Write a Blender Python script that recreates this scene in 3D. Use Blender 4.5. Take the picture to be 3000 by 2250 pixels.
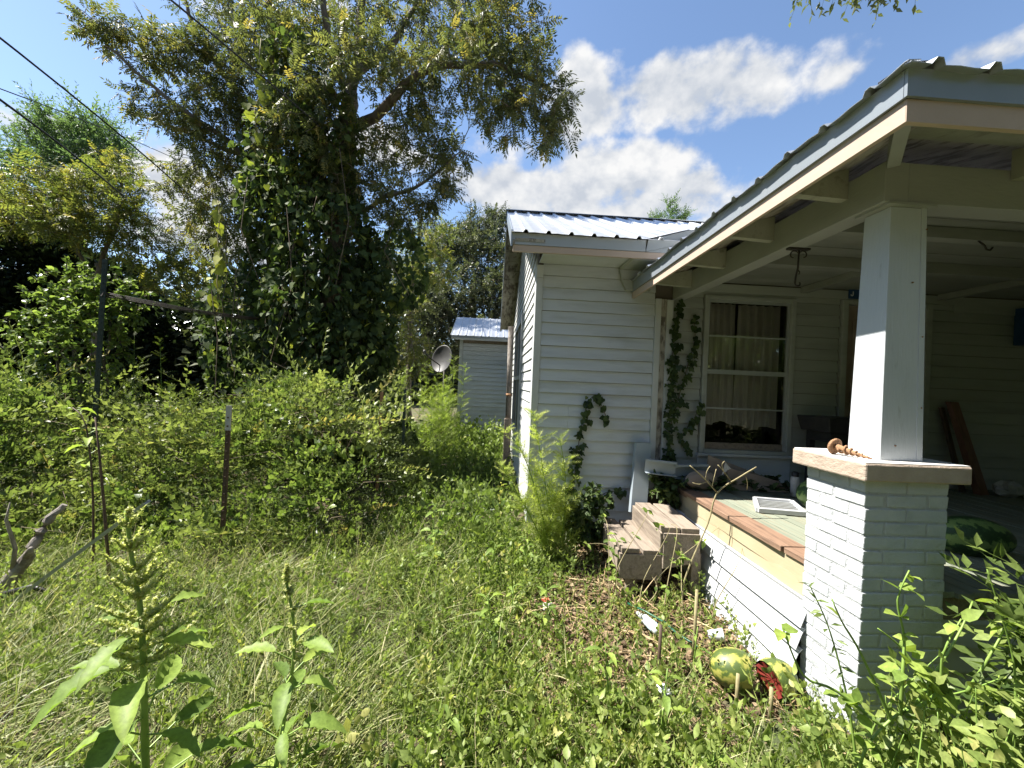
import bpy, math, random
import numpy as np
from mathutils import Vector, Matrix

for o in list(bpy.data.objects):
    bpy.data.objects.remove(o)
SC = bpy.context.scene
COL = SC.collection
R = math.radians

# ------------------------------------------------------------------ camera
YAW, ROLL, CAMH = R(2.6), R(2.45), 1.65
cam = bpy.data.cameras.new('camera')
cam.sensor_width = 36.0
cam.lens = 36.0 * 1190.0 / 3000.0
cam.clip_start, cam.clip_end = 0.05, 3000.0
camo = bpy.data.objects.new('camera', cam)
COL.objects.link(camo)
fwd = Vector((math.sin(YAW), math.cos(YAW), 0))
rt0 = Vector((math.cos(YAW), -math.sin(YAW), 0))
up0 = Vector((0, 0, 1))
rt = rt0 * math.cos(ROLL) + up0 * math.sin(ROLL)
up = -rt0 * math.sin(ROLL) + up0 * math.cos(ROLL)
M = Matrix((rt, up, -fwd)).transposed().to_4x4()
M.translation = Vector((0, 0, CAMH))
camo.matrix_world = M
SC.camera = camo

# ------------------------------------------------------------------ sky, sun, exposure
SUN_DIR = Vector((-0.64, 0.10, 1.0)).normalized()      # towards the sun
EL = math.asin(SUN_DIR.z)
AZ = math.atan2(SUN_DIR.x, SUN_DIR.y)
W = bpy.data.worlds.new('World')
SC.world = W
W.use_nodes = True
wn, wl = W.node_tree.nodes, W.node_tree.links
wn.clear()


def wmath(op, a, b=None, c=None, clamp=False):
    n = wn.new('ShaderNodeMath')
    n.operation = op
    n.use_clamp = clamp
    for i, v in enumerate((a, b, c)):
        if v is None:
            continue
        if isinstance(v, (int, float)):
            n.inputs[i].default_value = v
        else:
            wl.new(v, n.inputs[i])
    return n.outputs[0]


sky = wn.new('ShaderNodeTexSky')
sky.sky_type = 'NISHITA'
sky.sun_disc = False
sky.sun_elevation = EL
sky.sun_rotation = AZ
sky.altitude = 0
sky.air_density = 1.0
sky.dust_density = 0.35
sky.ozone_density = 2.2
bg = wn.new('ShaderNodeBackground')
bg.inputs[1].default_value = 0.073
wl.new(sky.outputs[0], bg.inputs[0])
tc = wn.new('ShaderNodeTexCoord')
sp = wn.new('ShaderNodeSeparateXYZ')
wl.new(tc.outputs['Generated'], sp.inputs[0])
az = wmath('ARCTAN2', sp.outputs[0], sp.outputs[1])
el = wmath('ARCSINE', sp.outputs[2])


def wnoise(scale, zs, detail, rough, off=(0, 0, 0)):
    m = wn.new('ShaderNodeMapping')
    m.inputs['Scale'].default_value = (1, 1, zs)
    m.inputs['Location'].default_value = off
    wl.new(tc.outputs['Generated'], m.inputs[0])
    n = wn.new('ShaderNodeTexNoise')
    n.inputs['Scale'].default_value = scale
    n.inputs['Detail'].default_value = detail
    n.inputs['Roughness'].default_value = rough
    wl.new(m.outputs[0], n.inputs['Vector'])
    return n.outputs[0]


fbm = wnoise(7.5, 1.25, 9, 0.54)
fbm_up = wnoise(7.5, 1.25, 6, 0.5, (0, 0, 0.035))
big = wnoise(2.1, 1.7, 6, 0.5, (3.1, 1.7, 0.4))
# cumulus banks that stand in this sky: azimuth, elevation, half widths, strength
BLOBS = [(0.36, 0.603, 0.25, 0.055, 1.25), (0.20, 0.640, 0.09, 0.066, 1.25), (0.52, 0.582, 0.18, 0.055, 1.3), (0.64, 0.565, 0.10, 0.028, .85), (0.165, 0.56, 0.045, 0.05, .55),
         (0.14, 0.435, 0.24, 0.058, 1.1), (0.30, 0.480, 0.17, 0.058, 1.15), (0.42, 0.425, 0.16, 0.055, 1.0), (0.0, 0.44, 0.12, 0.05, 1.0), (.2, .39, .3, .05, 1.0),
         (0.95, 0.515, 0.13, 0.032, 0.8), (-0.66, 0.34, 0.22, 0.07, .9), (-0.50, 0.25, 0.3, 0.06, .9), (-0.28, 0.50, 0.1, 0.05, .8), (-0.42, 0.69, 0.12, 0.04, .8)]
mx = None
for a0, e0, ra, re, st in BLOBS:
    da = wmath('MULTIPLY', wmath('SUBTRACT', az, a0), 1 / ra)
    de = wmath('MULTIPLY', wmath('SUBTRACT', el, e0), 1 / re)
    q = wmath('SUBTRACT', st, wmath('ADD', wmath('MULTIPLY', da, da), wmath('MULTIPLY', de, de)))
    mx = q if mx is None else wmath('SMOOTH_MAX', mx, q, 0.35)
mx = wmath('MAXIMUM', mx, -1.3)
gen = wmath('MULTIPLY_ADD', big, 6.0, -4.15)
mx = wmath('MAXIMUM', mx, gen)
dens = wmath('ADD', wmath('MULTIPLY', mx, 0.34), wmath('MULTIPLY_ADD', fbm, 2.0, -1.0))
alpha = wn.new('ShaderNodeMapRange')
alpha.interpolation_type = 'SMOOTHSTEP'
alpha.inputs['From Min'].default_value = -0.06
alpha.inputs['From Max'].default_value = 0.30
wl.new(dens, alpha.inputs[0])
shade = wn.new('ShaderNodeMapRange')
shade.inputs['From Min'].default_value = -0.08
shade.inputs['From Max'].default_value = 0.12
wl.new(wmath('SUBTRACT', fbm, fbm_up), shade.inputs[0])
cmix = wn.new('ShaderNodeMixRGB')
cmix.inputs[1].default_value = (0.62, 0.67, 0.75, 1)
cmix.inputs[2].default_value = (1.0, 1.0, 1.0, 1)
wl.new(shade.outputs[0], cmix.inputs[0])
bgc = wn.new('ShaderNodeBackground')
bgc.inputs[1].default_value = 0.305
wl.new(cmix.outputs[0], bgc.inputs[0])
mixs = wn.new('ShaderNodeMixShader')
wl.new(alpha.outputs[0], mixs.inputs[0])
wl.new(bg.outputs[0], mixs.inputs[1])
wl.new(bgc.outputs[0], mixs.inputs[2])
wo = wn.new('ShaderNodeOutputWorld')
wl.new(mixs.outputs[0], wo.inputs[0])

sl = bpy.data.lights.new('sun', 'SUN')
sl.energy = 5.0
sl.angle = R(0.53)
sl.color = (1.0, 0.95, 0.87)
so = bpy.data.objects.new('sun', sl)
COL.objects.link(so)
so.rotation_euler = SUN_DIR.to_track_quat('Z', 'Y').to_euler()
so.location = (-20, 5, 40)

SC.view_settings.view_transform = 'Standard'
SC.view_settings.look = 'None'
SC.view_settings.exposure = 1.66
SC.view_settings.gamma = 1.0
SC.render.engine = 'CYCLES'
SC.cycles.max_bounces = 8
SC.cycles.diffuse_bounces = 4
SC.cycles.transmission_bounces = 6
SC.cycles.transparent_max_bounces = 8
SC.cycles.sample_clamp_indirect = 6

# ------------------------------------------------------------------ helpers
RNG = np.random.default_rng(11)
rnd = random.Random(5)


def tag(o, label=None, cat=None, group=None, kind=None):
    if label: o['label'] = label
    if cat: o['category'] = cat
    if group: o['group'] = group
    if kind: o['kind'] = kind
    return o


def empty(name, loc=(0, 0, 0), label=None, cat=None, group=None):
    o = bpy.data.objects.new(name, None)
    o.empty_display_size = 0.1
    o.location = loc
    COL.objects.link(o)
    return tag(o, label, cat, group)


def adopt(o, parent):
    if parent is not None:
        o.parent = parent
        wm = Matrix.Identity(4)
        p = parent
        while p is not None:
            wm = p.matrix_basis @ wm if p.parent is None else p.matrix_parent_inverse @ p.matrix_basis @ wm
            p = p.parent
        o.matrix_parent_inverse = wm.inverted()


class MB:
    def __init__(s):
        s.v, s.f, s.sm = [], [], []

    def add(s, vs, fs, smooth=False):
        b = len(s.v)
        s.v += [tuple(p) for p in vs]
        s.f += [tuple(i + b for i in q) for q in fs]
        s.sm += [smooth] * len(fs)
        return s

    def hexa(s, p):          # 8 corners, bottom ring then top ring, counter-clockwise
        return s.add(p, [(3, 2, 1, 0), (4, 5, 6, 7), (0, 1, 5, 4), (1, 2, 6, 5), (2, 3, 7, 6), (3, 0, 4, 7)])

    def box(s, x0, x1, y0, y1, z0, z1):
        return s.hexa([(x0, y0, z0), (x1, y0, z0), (x1, y1, z0), (x0, y1, z0), (x0, y0, z1), (x1, y0, z1), (x1, y1, z1), (x0, y1, z1)])

    def bar(s, a, b, w, h, upv=(0, 0, 1)):     # rectangular bar from a to b
        a, b = Vector(a), Vector(b)
        d = (b - a).normalized()
        x = d.cross(Vector(upv)).normalized()
        z = x.cross(d)
        c = []
        for q in (a, b):
            c += [q - x * w / 2 - z * h / 2, q + x * w / 2 - z * h / 2, q + x * w / 2 + z * h / 2, q - x * w / 2 + z * h / 2]
        return s.hexa(c)

    def tube(s, pts, rad, n=6, caps=True, smooth=True):
        pts = [Vector(p) for p in pts]
        if not hasattr(rad, '__len__'):
            rad = [rad] * len(pts)
        vs, fs = [], []
        ref = Vector((0.31, 0.2, 0.93))
        for i, p in enumerate(pts):
            d = (pts[min(i + 1, len(pts) - 1)] - pts[max(i - 1, 0)]).normalized()
            x = d.cross(ref)
            if x.length < 1e-3:
                x = d.cross(Vector((1, 0, 0)))
            x.normalize()
            y = d.cross(x)
            for k in range(n):
                a = 2 * math.pi * k / n
                vs.append(p + (x * math.cos(a) + y * math.sin(a)) * rad[i])
        for i in range(len(pts) - 1):
            for k in range(n):
                k2 = (k + 1) % n
                fs.append((i * n + k, i * n + k2, i * n + n + k2, i * n + n + k))
        if caps:
            fs.append(tuple(range(n))[::-1])
            fs.append(tuple(range((len(pts) - 1) * n, len(pts) * n)))
        return s.add(vs, fs, smooth)

    def lathe(s, prof, n=20, mat=None, smooth=True):   # prof: (r, z)
        vs, fs = [], []
        for r, z in prof:
            for k in range(n):
                a = 2 * math.pi * k / n
                vs.append(Vector((r * math.cos(a), r * math.sin(a), z)))
        for i in range(len(prof) - 1):
            for k in range(n):
                k2 = (k + 1) % n
                fs.append((i * n + k, i * n + k2, i * n + n + k2, i * n + n + k))
        if mat is not None:
            vs = [mat @ v for v in vs]
        return s.add(vs, fs, smooth)

    def mesh(s, name, mat):
        me = bpy.data.meshes.new(name)
        me.from_pydata(s.v, [], s.f)
        if any(s.sm):
            me.polygons.foreach_set('use_smooth', s.sm)
        me.materials.append(mat)
        me.update()
        return me

    def build(s, name, mat, parent=None, bevel=0, **kw):
        o = bpy.data.objects.new(name, s.mesh(name, mat))
        COL.objects.link(o)
        adopt(o, parent)
        if bevel:
            b = o.modifiers.new('bevel', 'BEVEL')
            b.width, b.segments, b.limit_method = bevel, 2, 'ANGLE'
        return tag(o, **kw)


def link_mesh(name, me, parent=None, loc=None, **kw):
    o = bpy.data.objects.new(name, me)
    COL.objects.link(o)
    if loc is not None:
        o.location = loc
    adopt(o, parent)
    return tag(o, **kw)


def npmesh(name, V, sizes, loops, mat, attrs=None, smooth=False):
    me = bpy.data.meshes.new(name)
    me.vertices.add(len(V))
    me.vertices.foreach_set('co', np.ascontiguousarray(V, dtype=np.float32).ravel())
    me.loops.add(len(loops))
    me.loops.foreach_set('vertex_index', np.ascontiguousarray(loops, dtype=np.int32))
    me.polygons.add(len(sizes))
    st = np.concatenate(([0], np.cumsum(sizes)[:-1])).astype(np.int32)
    me.polygons.foreach_set('loop_start', st)
    if smooth:
        me.polygons.foreach_set('use_smooth', np.ones(len(sizes), dtype=bool))
    me.materials.append(mat)
    for k, v in (attrs or {}).items():
        a = me.attributes.new(k, 'FLOAT', 'POINT')
        a.data.foreach_set('value', np.ascontiguousarray(v, dtype=np.float32))
    me.update(calc_edges=True)
    return me


# ------------------------------------------------------------------ leaf templates (y = along the leaf, z = its upper side)
def t_lancet(w=0.2, fold=0.06, droop=0.06):
    V = np.array([(0, 0, 0), (-w, .42, fold), (0, 1, -droop), (w, .42, fold)], float)
    return V, [(0, 2, 1), (0, 3, 2)]


def t_ovate(w=0.32, fold=0.08, droop=0.12):
    V = np.array([(0, 0, 0), (-w * .8, .2, fold), (-w * .9, .55, fold * .8), (0, 1, -droop), (w * .9, .55, fold * .8), (w * .8, .2, fold), (0, .5, 0.01)], float)
    return V, [(0, 6, 2, 1), (6, 3, 2), (0, 5, 4, 6), (6, 4, 3)]


def t_heart(w=0.5):
    V = np.array([(0, .12, 0), (-w * .55, 0, .02), (-w, .28, .05), (-w * .62, .66, .02), (0, 1, -.1), (w * .62, .66, .02), (w, .28, .05), (w * .55, 0, .02), (0, .5, -.03)], float)
    return V, [(0, 8, 2, 1), (8, 4, 3, 2), (0, 7, 6, 8), (8, 6, 5, 4)]


def t_ivy(w=0.55):
    V = np.array([(0, .1, 0), (-w * .6, -.02, .02), (-w, .35, .04), (-w * .45, .45, 0), (-w * .35, .75, .02), (0, 1.02, -.05), (w * .35, .75, .02), (w * .45, .45, 0), (w, .35, .04), (w * .6, -.02, .02)], float)
    return V, [(0, 3, 2, 1), (0, 7, 5, 3), (3, 5, 4), (5, 7, 6), (0, 9, 8, 7)]


def t_blade(curve=0.35, w=0.012, seg=3):
    V, F = [], []
    for i in range(seg):
        t = i / seg
        ww = w * (1 - t * .7)
        y, z = t * (1 - .15 * t), -curve * t * t
        V += [(-ww, y, z), (ww, y, z)]
    V.append((0, .85, -curve))
    for i in range(seg - 1):
        F.append((2 * i, 2 * i + 1, 2 * i + 3, 2 * i + 2))
    F.append((2 * seg - 2, 2 * seg - 1, 2 * seg))
    return np.array(V, float), F


def xf(t, loc, d, n, s):
    V, F = t
    d = np.array(d, float); d /= np.linalg.norm(d)
    n = np.array(n, float); n = n - d * n.dot(d); n /= np.linalg.norm(n)
    x = np.cross(d, n)
    return np.array(loc) + s * (V[:, :1] * x + V[:, 1:2] * d + V[:, 2:] * n), F


def merge(parts):
    VV, FF, b = [], [], 0
    for V, F in parts:
        VV.append(V)
        FF += [tuple(i + b for i in f) for f in F]
        b += len(V)
    return np.vstack(VV), FF


def t_pinnate(pairs=5, ll=0.36, w=0.17, seed=0):
    r = np.random.default_rng(seed)
    P = [(np.array([(-.008, 0, 0), (.008, 0, 0), (0, .95, -.1)], float), [(0, 1, 2)])]
    for i in range(pairs):
        y = .22 + .68 * i / pairs
        for sgn in (-1, 1):
            P.append(xf(t_lancet(w), (0, y, -.1 * y), (sgn * .9, .55 + r.uniform(-.1, .1), -.25 + r.uniform(-.25, .1)), (r.uniform(-.3, .3), 0, 1), ll * (1 - .25 * abs(i / pairs - .5)) * r.uniform(.85, 1.1)))
    P.append(xf(t_lancet(w), (0, .92, -.1), (0, 1, -.3), (0, 0, 1), ll))
    return merge(P)


def t_sprig(n=12, ls=0.22, w=0.25, seed=0, bend=0.3, kind=None, stem=0.012, spread=1.0):
    r = np.random.default_rng(seed)
    ph = r.uniform(0, 6)
    def axis(t):
        return np.array((bend * .4 * math.sin(2.2 * t + ph) * t, t, -bend * t * t))
    P = []
    for k in range(3):
        a, b = axis(k / 3), axis((k + 1) / 3)
        w0, w1 = stem * (1 - k / 3.5), stem * (1 - (k + 1) / 3.5)
        P.append((np.array([a + (-w0, 0, 0), a + (w0, 0, 0), b + (w1, 0, 0), b + (-w1, 0, 0)]), [(0, 1, 2, 3)]))
        P.append((np.array([a + (0, 0, -w0), a + (0, 0, w0), b + (0, 0, w1), b + (0, 0, -w1)]), [(0, 1, 2, 3)]))
    for i in range(n):
        t = .12 + .88 * i / (n - 1)
        a = i * 2.4 + r.uniform(-.4, .4)
        lo = axis(t)
        d = (math.cos(a) * spread, .55 + .5 * t, math.sin(a) * spread * .8 + .1)
        T = kind if kind is not None else t_lancet(w)
        P.append(xf(T, lo, d, (r.uniform(-.4, .4), -.4, 1), ls * r.uniform(.7, 1.2) * (1.1 - .45 * t)))
    return merge(P)


def t_feather(n=34, seed=0):
    r = np.random.default_rng(seed)
    P = [(np.array([(-.01, 0, 0), (.01, 0, 0), (0, 1, -.15)], float), [(0, 1, 2)])]
    for i in range(n):
        t = .08 + .9 * i / n
        a = i * 2.4
        L = .34 * (1 - .7 * t) + .05
        d = np.array((math.cos(a), 1.0, math.sin(a) * .8)); d /= np.linalg.norm(d)
        lo = np.array((0, t, -.15 * t * t))
        x = np.cross(d, (0.3, 0.1, 1.0)); x /= np.linalg.norm(x)
        P.append((np.array([lo - x * .014, lo + x * .014, lo + d * L + (0, 0, -.05 * L)]), [(0, 1, 2)]))
    return merge(P)


def scatter(name, tmpl, P, D, S, tint, mat, parent=None, N=None, seed=1, **kw):
    """one mesh of many copies of a leaf-like template; P, D, N are (n,3), S (n,)"""
    tl = tmpl if isinstance(tmpl, list) else [tmpl]
    r = np.random.default_rng(seed)
    P = np.asarray(P, float); n = len(P)
    D = np.asarray(D, float)
    D = D / (np.linalg.norm(D, axis=1, keepdims=True) + 1e-9)
    if N is None:
        N = np.tile((0, 0, 1.0), (n, 1)) + r.normal(0, .45, (n, 3))
    N = N - D * np.sum(N * D, 1, keepdims=True)
    N = N / (np.linalg.norm(N, axis=1, keepdims=True) + 1e-9)
    X = np.cross(D, N)
    S = np.broadcast_to(np.asarray(S, float), (n,))
    tint = np.broadcast_to(np.asarray(tint, float), (n,))
    which = r.integers(0, len(tl), n)
    VV, SZ, LP, TT, b = [], [], [], [], 0
    for k, (tv, tf) in enumerate(tl):
        i = np.where(which == k)[0]
        if not len(i):
            continue
        tv = np.asarray(tv, float)
        v = P[i, None] + S[i, None, None] * (tv[None, :, 0, None] * X[i, None] + tv[None, :, 1, None] * D[i, None] + tv[None, :, 2, None] * N[i, None])
        m = len(tv)
        lp = np.concatenate([np.array(f) for f in tf])
        off = (np.arange(len(i)) * m)[:, None]
        LP.append((lp[None] + off + b).ravel())
        SZ.append(np.tile([len(f) for f in tf], len(i)))
        jit = np.clip(np.repeat(tint[i], m) + np.tile(np.linspace(-.03, .03, m), len(i)), 0, 1)
        TT.append(jit)
        VV.append(v.reshape(-1, 3))
        b += len(i) * m
    me = npmesh(name, np.vstack(VV), np.concatenate(SZ), np.concatenate(LP), mat, {'tint': np.concatenate(TT)})
    return link_mesh(name, me, parent, **kw)


def rdir(n, r, zlo=-1, zhi=1):
    z = r.uniform(zlo, zhi, n)
    a = r.uniform(0, 2 * math.pi, n)
    q = np.sqrt(np.maximum(0, 1 - z * z))
    return np.stack((q * np.cos(a), q * np.sin(a), z), 1)


# ------------------------------------------------------------------ materials
def newmat(name):
    m = bpy.data.materials.new(name)
    m.use_nodes = True
    nt = m.node_tree
    nt.nodes.clear()
    out = nt.nodes.new('ShaderNodeOutputMaterial')
    return m, nt, out


def nd(nt, typ, **kw):
    n = nt.nodes.new(typ)
    for k, v in kw.items():
        if k in ('operation', 'blend_type', 'interpolation_type', 'attribute_name', 'wave_type', 'bands_direction', 'feature'):
            setattr(n, k, v)
        else:
            key = int(k[1:]) if k[0] == 'i' and k[1:].isdigit() else k.replace('_', ' ')
            if hasattr(v, 'is_linked'):
                nt.links.new(v, n.inputs[key])
            else:
                n.inputs[key].default_value = v
    return n


def ramp(nt, fac, stops):
    n = nt.nodes.new('ShaderNodeValToRGB')
    e = n.color_ramp.elements
    while len(e) < len(stops):
        e.new(0.5)
    for q, (p, c) in zip(e, stops):
        q.position = p
        q.color = (*c, 1) if len(c) == 3 else c
    nt.links.new(fac, n.inputs[0])
    return n.outputs[0]


def coords(nt, scale=(1, 1, 1), obj_random=True):
    """object-space coordinates (all meshes carry world-scaled geometry), shifted a little per object"""
    t = nt.nodes.new('ShaderNodeNewGeometry')
    m = nt.nodes.new('ShaderNodeMapping')
    m.inputs['Scale'].default_value = scale
    nt.links.new(t.outputs['Position'], m.inputs[0])
    return m.outputs[0]


def surf(name, cols, rough=0.6, scale=(6, 6, 6), detail=6, grime=None, gscale=(2, 2, 2), gcol=(.1, .1, .08), glo=.55, ghi=.75, bump=0.0, bscale=(60, 60, 60), metallic=0.0, spec=0.4, vary=0.0, nrough=.55):
    m, nt, out = newmat(name)
    n1 = nd(nt, 'ShaderNodeTexNoise', Vector=coords(nt, scale), Scale=1.0, Detail=float(detail), Roughness=nrough)
    k = len(cols)
    c = ramp(nt, n1.outputs[0], [(.3 + .4 * i / max(1, k - 1), q) for i, q in enumerate(cols)])
    if vary:
        oi = nt.nodes.new('ShaderNodeObjectInfo')
        mr = nd(nt, 'ShaderNodeMapRange', Value=oi.outputs['Random'], To_Min=1 - vary, To_Max=1 + vary)
        mm = nd(nt, 'ShaderNodeMixRGB', blend_type='MULTIPLY', Fac=1.0, Color1=c)
        cb = nt.nodes.new('ShaderNodeCombineXYZ')
        for i in range(3):
            nt.links.new(mr.outputs[0], cb.inputs[i])
        nt.links.new(cb.outputs[0], mm.inputs['Color2'])
        c = mm.outputs[0]
    if grime:
        n2 = nd(nt, 'ShaderNodeTexNoise', Vector=coords(nt, gscale), Scale=1.0, Detail=8.0, Roughness=.62)
        mr = nd(nt, 'ShaderNodeMapRange', Value=n2.outputs[0], From_Min=glo, From_Max=ghi, To_Min=0.0, To_Max=grime)
        c = nd(nt, 'ShaderNodeMixRGB', Fac=mr.outputs[0], Color1=c, Color2=(*gcol, 1)).outputs[0]
    b = nd(nt, 'ShaderNodeBsdfPrincipled', Base_Color=c, Roughness=rough, Metallic=metallic)
    b.inputs['Specular IOR Level'].default_value = spec
    if bump:
        n3 = nd(nt, 'ShaderNodeTexNoise', Vector=coords(nt, bscale), Scale=1.0, Detail=5.0, Roughness=.6)
        bp = nd(nt, 'ShaderNodeBump', Height=n3.outputs[0], Strength=bump, Distance=.01)
        nt.links.new(bp.outputs[0], b.inputs['Normal'])
    nt.links.new(b.outputs[0], out.inputs[0])
    return m


def leafmat(name, stops, transl=0.42, rough=0.45, tcol=(1.08, 1.18, .62), spec=.35):
    m, nt, out = newmat(name)
    at = nt.nodes.new('ShaderNodeAttribute')
    at.attribute_name = 'tint'
    c = ramp(nt, at.outputs['Fac'], stops)
    mo = nd(nt, 'ShaderNodeTexNoise', Vector=coords(nt), Scale=70.0, Detail=4.0, Roughness=.6)
    mv = nd(nt, 'ShaderNodeMapRange', Value=mo.outputs[0], From_Min=.3, From_Max=.7, To_Min=.72, To_Max=1.22)
    hs = nd(nt, 'ShaderNodeHueSaturation', Color=c, Value=mv.outputs[0])
    c = hs.outputs[0]
    b = nd(nt, 'ShaderNodeBsdfPrincipled', Base_Color=c, Roughness=rough)
    b.inputs['Specular IOR Level'].default_value = spec
    tm = nd(nt, 'ShaderNodeMixRGB', blend_type='MULTIPLY', Fac=1.0, Color1=c, Color2=(*tcol, 1))
    t = nd(nt, 'ShaderNodeBsdfTranslucent', Color=tm.outputs[0])
    mx_ = nd(nt, 'ShaderNodeMixShader', Fac=transl)
    nt.links.new(b.outputs[0], mx_.inputs[1])
    nt.links.new(t.outputs[0], mx_.inputs[2])
    nt.links.new(mx_.outputs[0], out.inputs[0])
    return m


MT = {}
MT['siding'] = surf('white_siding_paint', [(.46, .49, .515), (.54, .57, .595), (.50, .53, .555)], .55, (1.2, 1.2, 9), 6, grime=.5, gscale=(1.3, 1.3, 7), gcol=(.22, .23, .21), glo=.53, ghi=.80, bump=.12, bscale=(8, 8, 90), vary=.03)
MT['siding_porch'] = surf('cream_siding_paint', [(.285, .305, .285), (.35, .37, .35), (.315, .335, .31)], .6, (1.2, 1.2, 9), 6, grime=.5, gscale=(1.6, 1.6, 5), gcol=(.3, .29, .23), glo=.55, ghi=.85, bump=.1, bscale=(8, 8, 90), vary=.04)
MT['siding_side'] = surf('weathered_siding_paint', [(.42, .43, .42), (.54, .55, .54), (.48, .49, .48)], .6, (1, 3, 12), 6, grime=.8, gscale=(3, 5, 2.5), gcol=(.25, .25, .24), glo=.52, ghi=.75, bump=.25, bscale=(60, 10, 90), vary=.05)
MT['trim'] = surf('white_trim_paint', [(.44, .46, .46), (.52, .54, .54)], .5, (3, 3, 3), 5, grime=.35, gscale=(9, 9, 2), gcol=(.33, .32, .27), glo=.6, ghi=.8, bump=.15, bscale=(70, 70, 8))
MT['white'] = surf('white_column_paint', [(.43, .46, .48), (.50, .52, .54)], .42, (3, 3, 2), 5, grime=.5, gscale=(24, 24, 6), gcol=(.25, .25, .23), glo=.62, ghi=.72, bump=.22, bscale=(90, 90, 12))
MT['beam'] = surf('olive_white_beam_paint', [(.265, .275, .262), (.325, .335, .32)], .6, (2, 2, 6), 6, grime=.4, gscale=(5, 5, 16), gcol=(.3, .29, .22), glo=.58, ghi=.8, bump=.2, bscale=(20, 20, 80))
MT['rafter'] = surf('peeling_rafter_paint', [(.27, .275, .22), (.34, .345, .28)], .75, (6, 6, 6), 7, grime=.6, gscale=(14, 5, 14), gcol=(.12, .11, .09), glo=.56, ghi=.68, bump=.4, bscale=(50, 50, 50))
MT['soffit'] = surf('peeling_soffit_wood', [(.26, .24, .20), (.42, .40, .35)], .8, (9, 3, 6), 7, grime=.9, gscale=(20, 6, 8), gcol=(.09, .075, .06), glo=.47, ghi=.6, bump=.5, bscale=(60, 20, 60))
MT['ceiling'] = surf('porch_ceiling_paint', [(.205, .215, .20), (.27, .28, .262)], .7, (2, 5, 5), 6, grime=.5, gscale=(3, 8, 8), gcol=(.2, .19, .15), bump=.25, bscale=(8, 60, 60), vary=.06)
MT['tan'] = surf('tan_fascia_paint', [(.42, .33, .26), (.49, .385, .31)], .5, (3, 3, 3), 5, grime=.35, gscale=(7, 7, 7), gcol=(.33, .27, .22), glo=.6, ghi=.78, bump=.1)
MT['capstone'] = surf('tan_painted_concrete', [(.32, .255, .20), (.40, .325, .26)], .75, (14, 14, 14), 7, bump=.55, bscale=(35, 35, 60), grime=.3, gscale=(40, 40, 40), gcol=(.3, .24, .18))
MT['captop'] = surf('white_painted_cap_top', [(.5, .49, .47), (.58, .57, .55)], .7, (8, 8, 8), 5, bump=.5, bscale=(40, 40, 40))
MT['brick'] = surf('white_painted_brick', [(.37, .395, .415), (.44, .46, .475), (.40, .425, .44)], .6, (7, 7, 9), 7, bump=.55, bscale=(45, 45, 45), vary=.04, grime=.25, gscale=(25, 25, 25), gcol=(.24, .24, .23), glo=.6, ghi=.75)
MT['mortar'] = surf('white_painted_mortar', [(.34, .355, .365), (.42, .43, .44)], .75, (20, 20, 20), 6, bump=1.0, bscale=(70, 70, 70))
MT['metal'] = surf('galvanised_roof_metal', [(.55, .57, .60), (.68, .70, .73)], .38, (3, 3, 3), 5, metallic=.85, grime=.25, gscale=(4, 4, 4), gcol=(.4, .4, .42), bump=.05, bscale=(12, 12, 12))
MT['metaltrim'] = surf('grey_blue_metal_trim', [(.26, .30, .34), (.31, .345, .38)], .35, (2, 2, 2), 4, metallic=.35, spec=.5, grime=.2, gscale=(5, 5, 5), gcol=(.35, .36, .36))
MT['metaltrim2'] = surf('pale_metal_trim', [(.35, .375, .385), (.41, .43, .44)], .4, (2, 2, 2), 4, metallic=.3, spec=.5)
MT['oldwood'] = surf('weathered_grey_wood', [(.15, .122, .097), (.26, .215, .17), (.20, .165, .13)], .8, (30, 3.2, 30), 8, grime=.6, gscale=(26, 2.4, 26), gcol=(.13, .10, .07), glo=.52, ghi=.68, bump=.6, bscale=(90, 8, 90), vary=.12)
MT['brownwood'] = surf('brown_deck_edge_wood', [(.115, .07, .046), (.215, .135, .09), (.16, .095, .06)], .75, (26, 2.4, 26), 8, grime=.7, gscale=(34, 3, 34), gcol=(.10, .065, .045), glo=.52, ghi=.66, bump=.5, bscale=(90, 6, 90), vary=.08)
MT['deck'] = surf('faded_green_deck_paint', [(.145, .165, .125), (.21, .23, .175), (.175, .19, .145)], .75, (28, 2.2, 28), 8, grime=.75, gscale=(40, 3, 40), gcol=(.22, .19, .13), glo=.5, ghi=.66, bump=.35, bscale=(80, 6, 80), vary=.1)
MT['cream'] = surf('cream_skirt_paint', [(.32, .27, .165), (.38, .325, .215)], .6, (3, 2, 3), 6, grime=.35, gscale=(9, 9, 9), gcol=(.42, .36, .25), glo=.58, ghi=.76, bump=.12, bscale=(30, 10, 60))
MT['vinyl'] = surf('white_vinyl_skirt', [(.40, .41, .42), (.46, .47, .48)], .4, (2, 2, 6), 4, grime=.3, gscale=(3, 3, 12), gcol=(.55, .5, .42), glo=.6, ghi=.8)
MT['room_lapshade'] = surf('dark_room_lap_shade', [(.10, .085, .07), (.13, .11, .09)], .9)  # dark rooms; also behind siding gaps, as painted shadow under the laps
MT['curtain'] = surf('beige_curtain', [(.44, .41, .37), (.54, .50, .45)], .9, (20, 20, 3), 4)
MT['darkmetal'] = surf('wrought_iron', [(.035, .032, .03), (.06, .05, .045)], .6, (40, 40, 40), 5, metallic=.4)
MT['rust'] = surf('rusty_steel', [(.16, .075, .035), (.34, .20, .11), (.25, .13, .06)], .75, (60, 60, 60), 7, metallic=.3, bump=.6, bscale=(150, 150, 150))
MT['postgreen'] = surf('dark_green_post_paint', [(.02, .035, .03), (.035, .05, .045)], .5, (20, 20, 6), 5, grime=.4, gscale=(50, 50, 20), gcol=(.16, .09, .05), glo=.6, ghi=.7)
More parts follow.
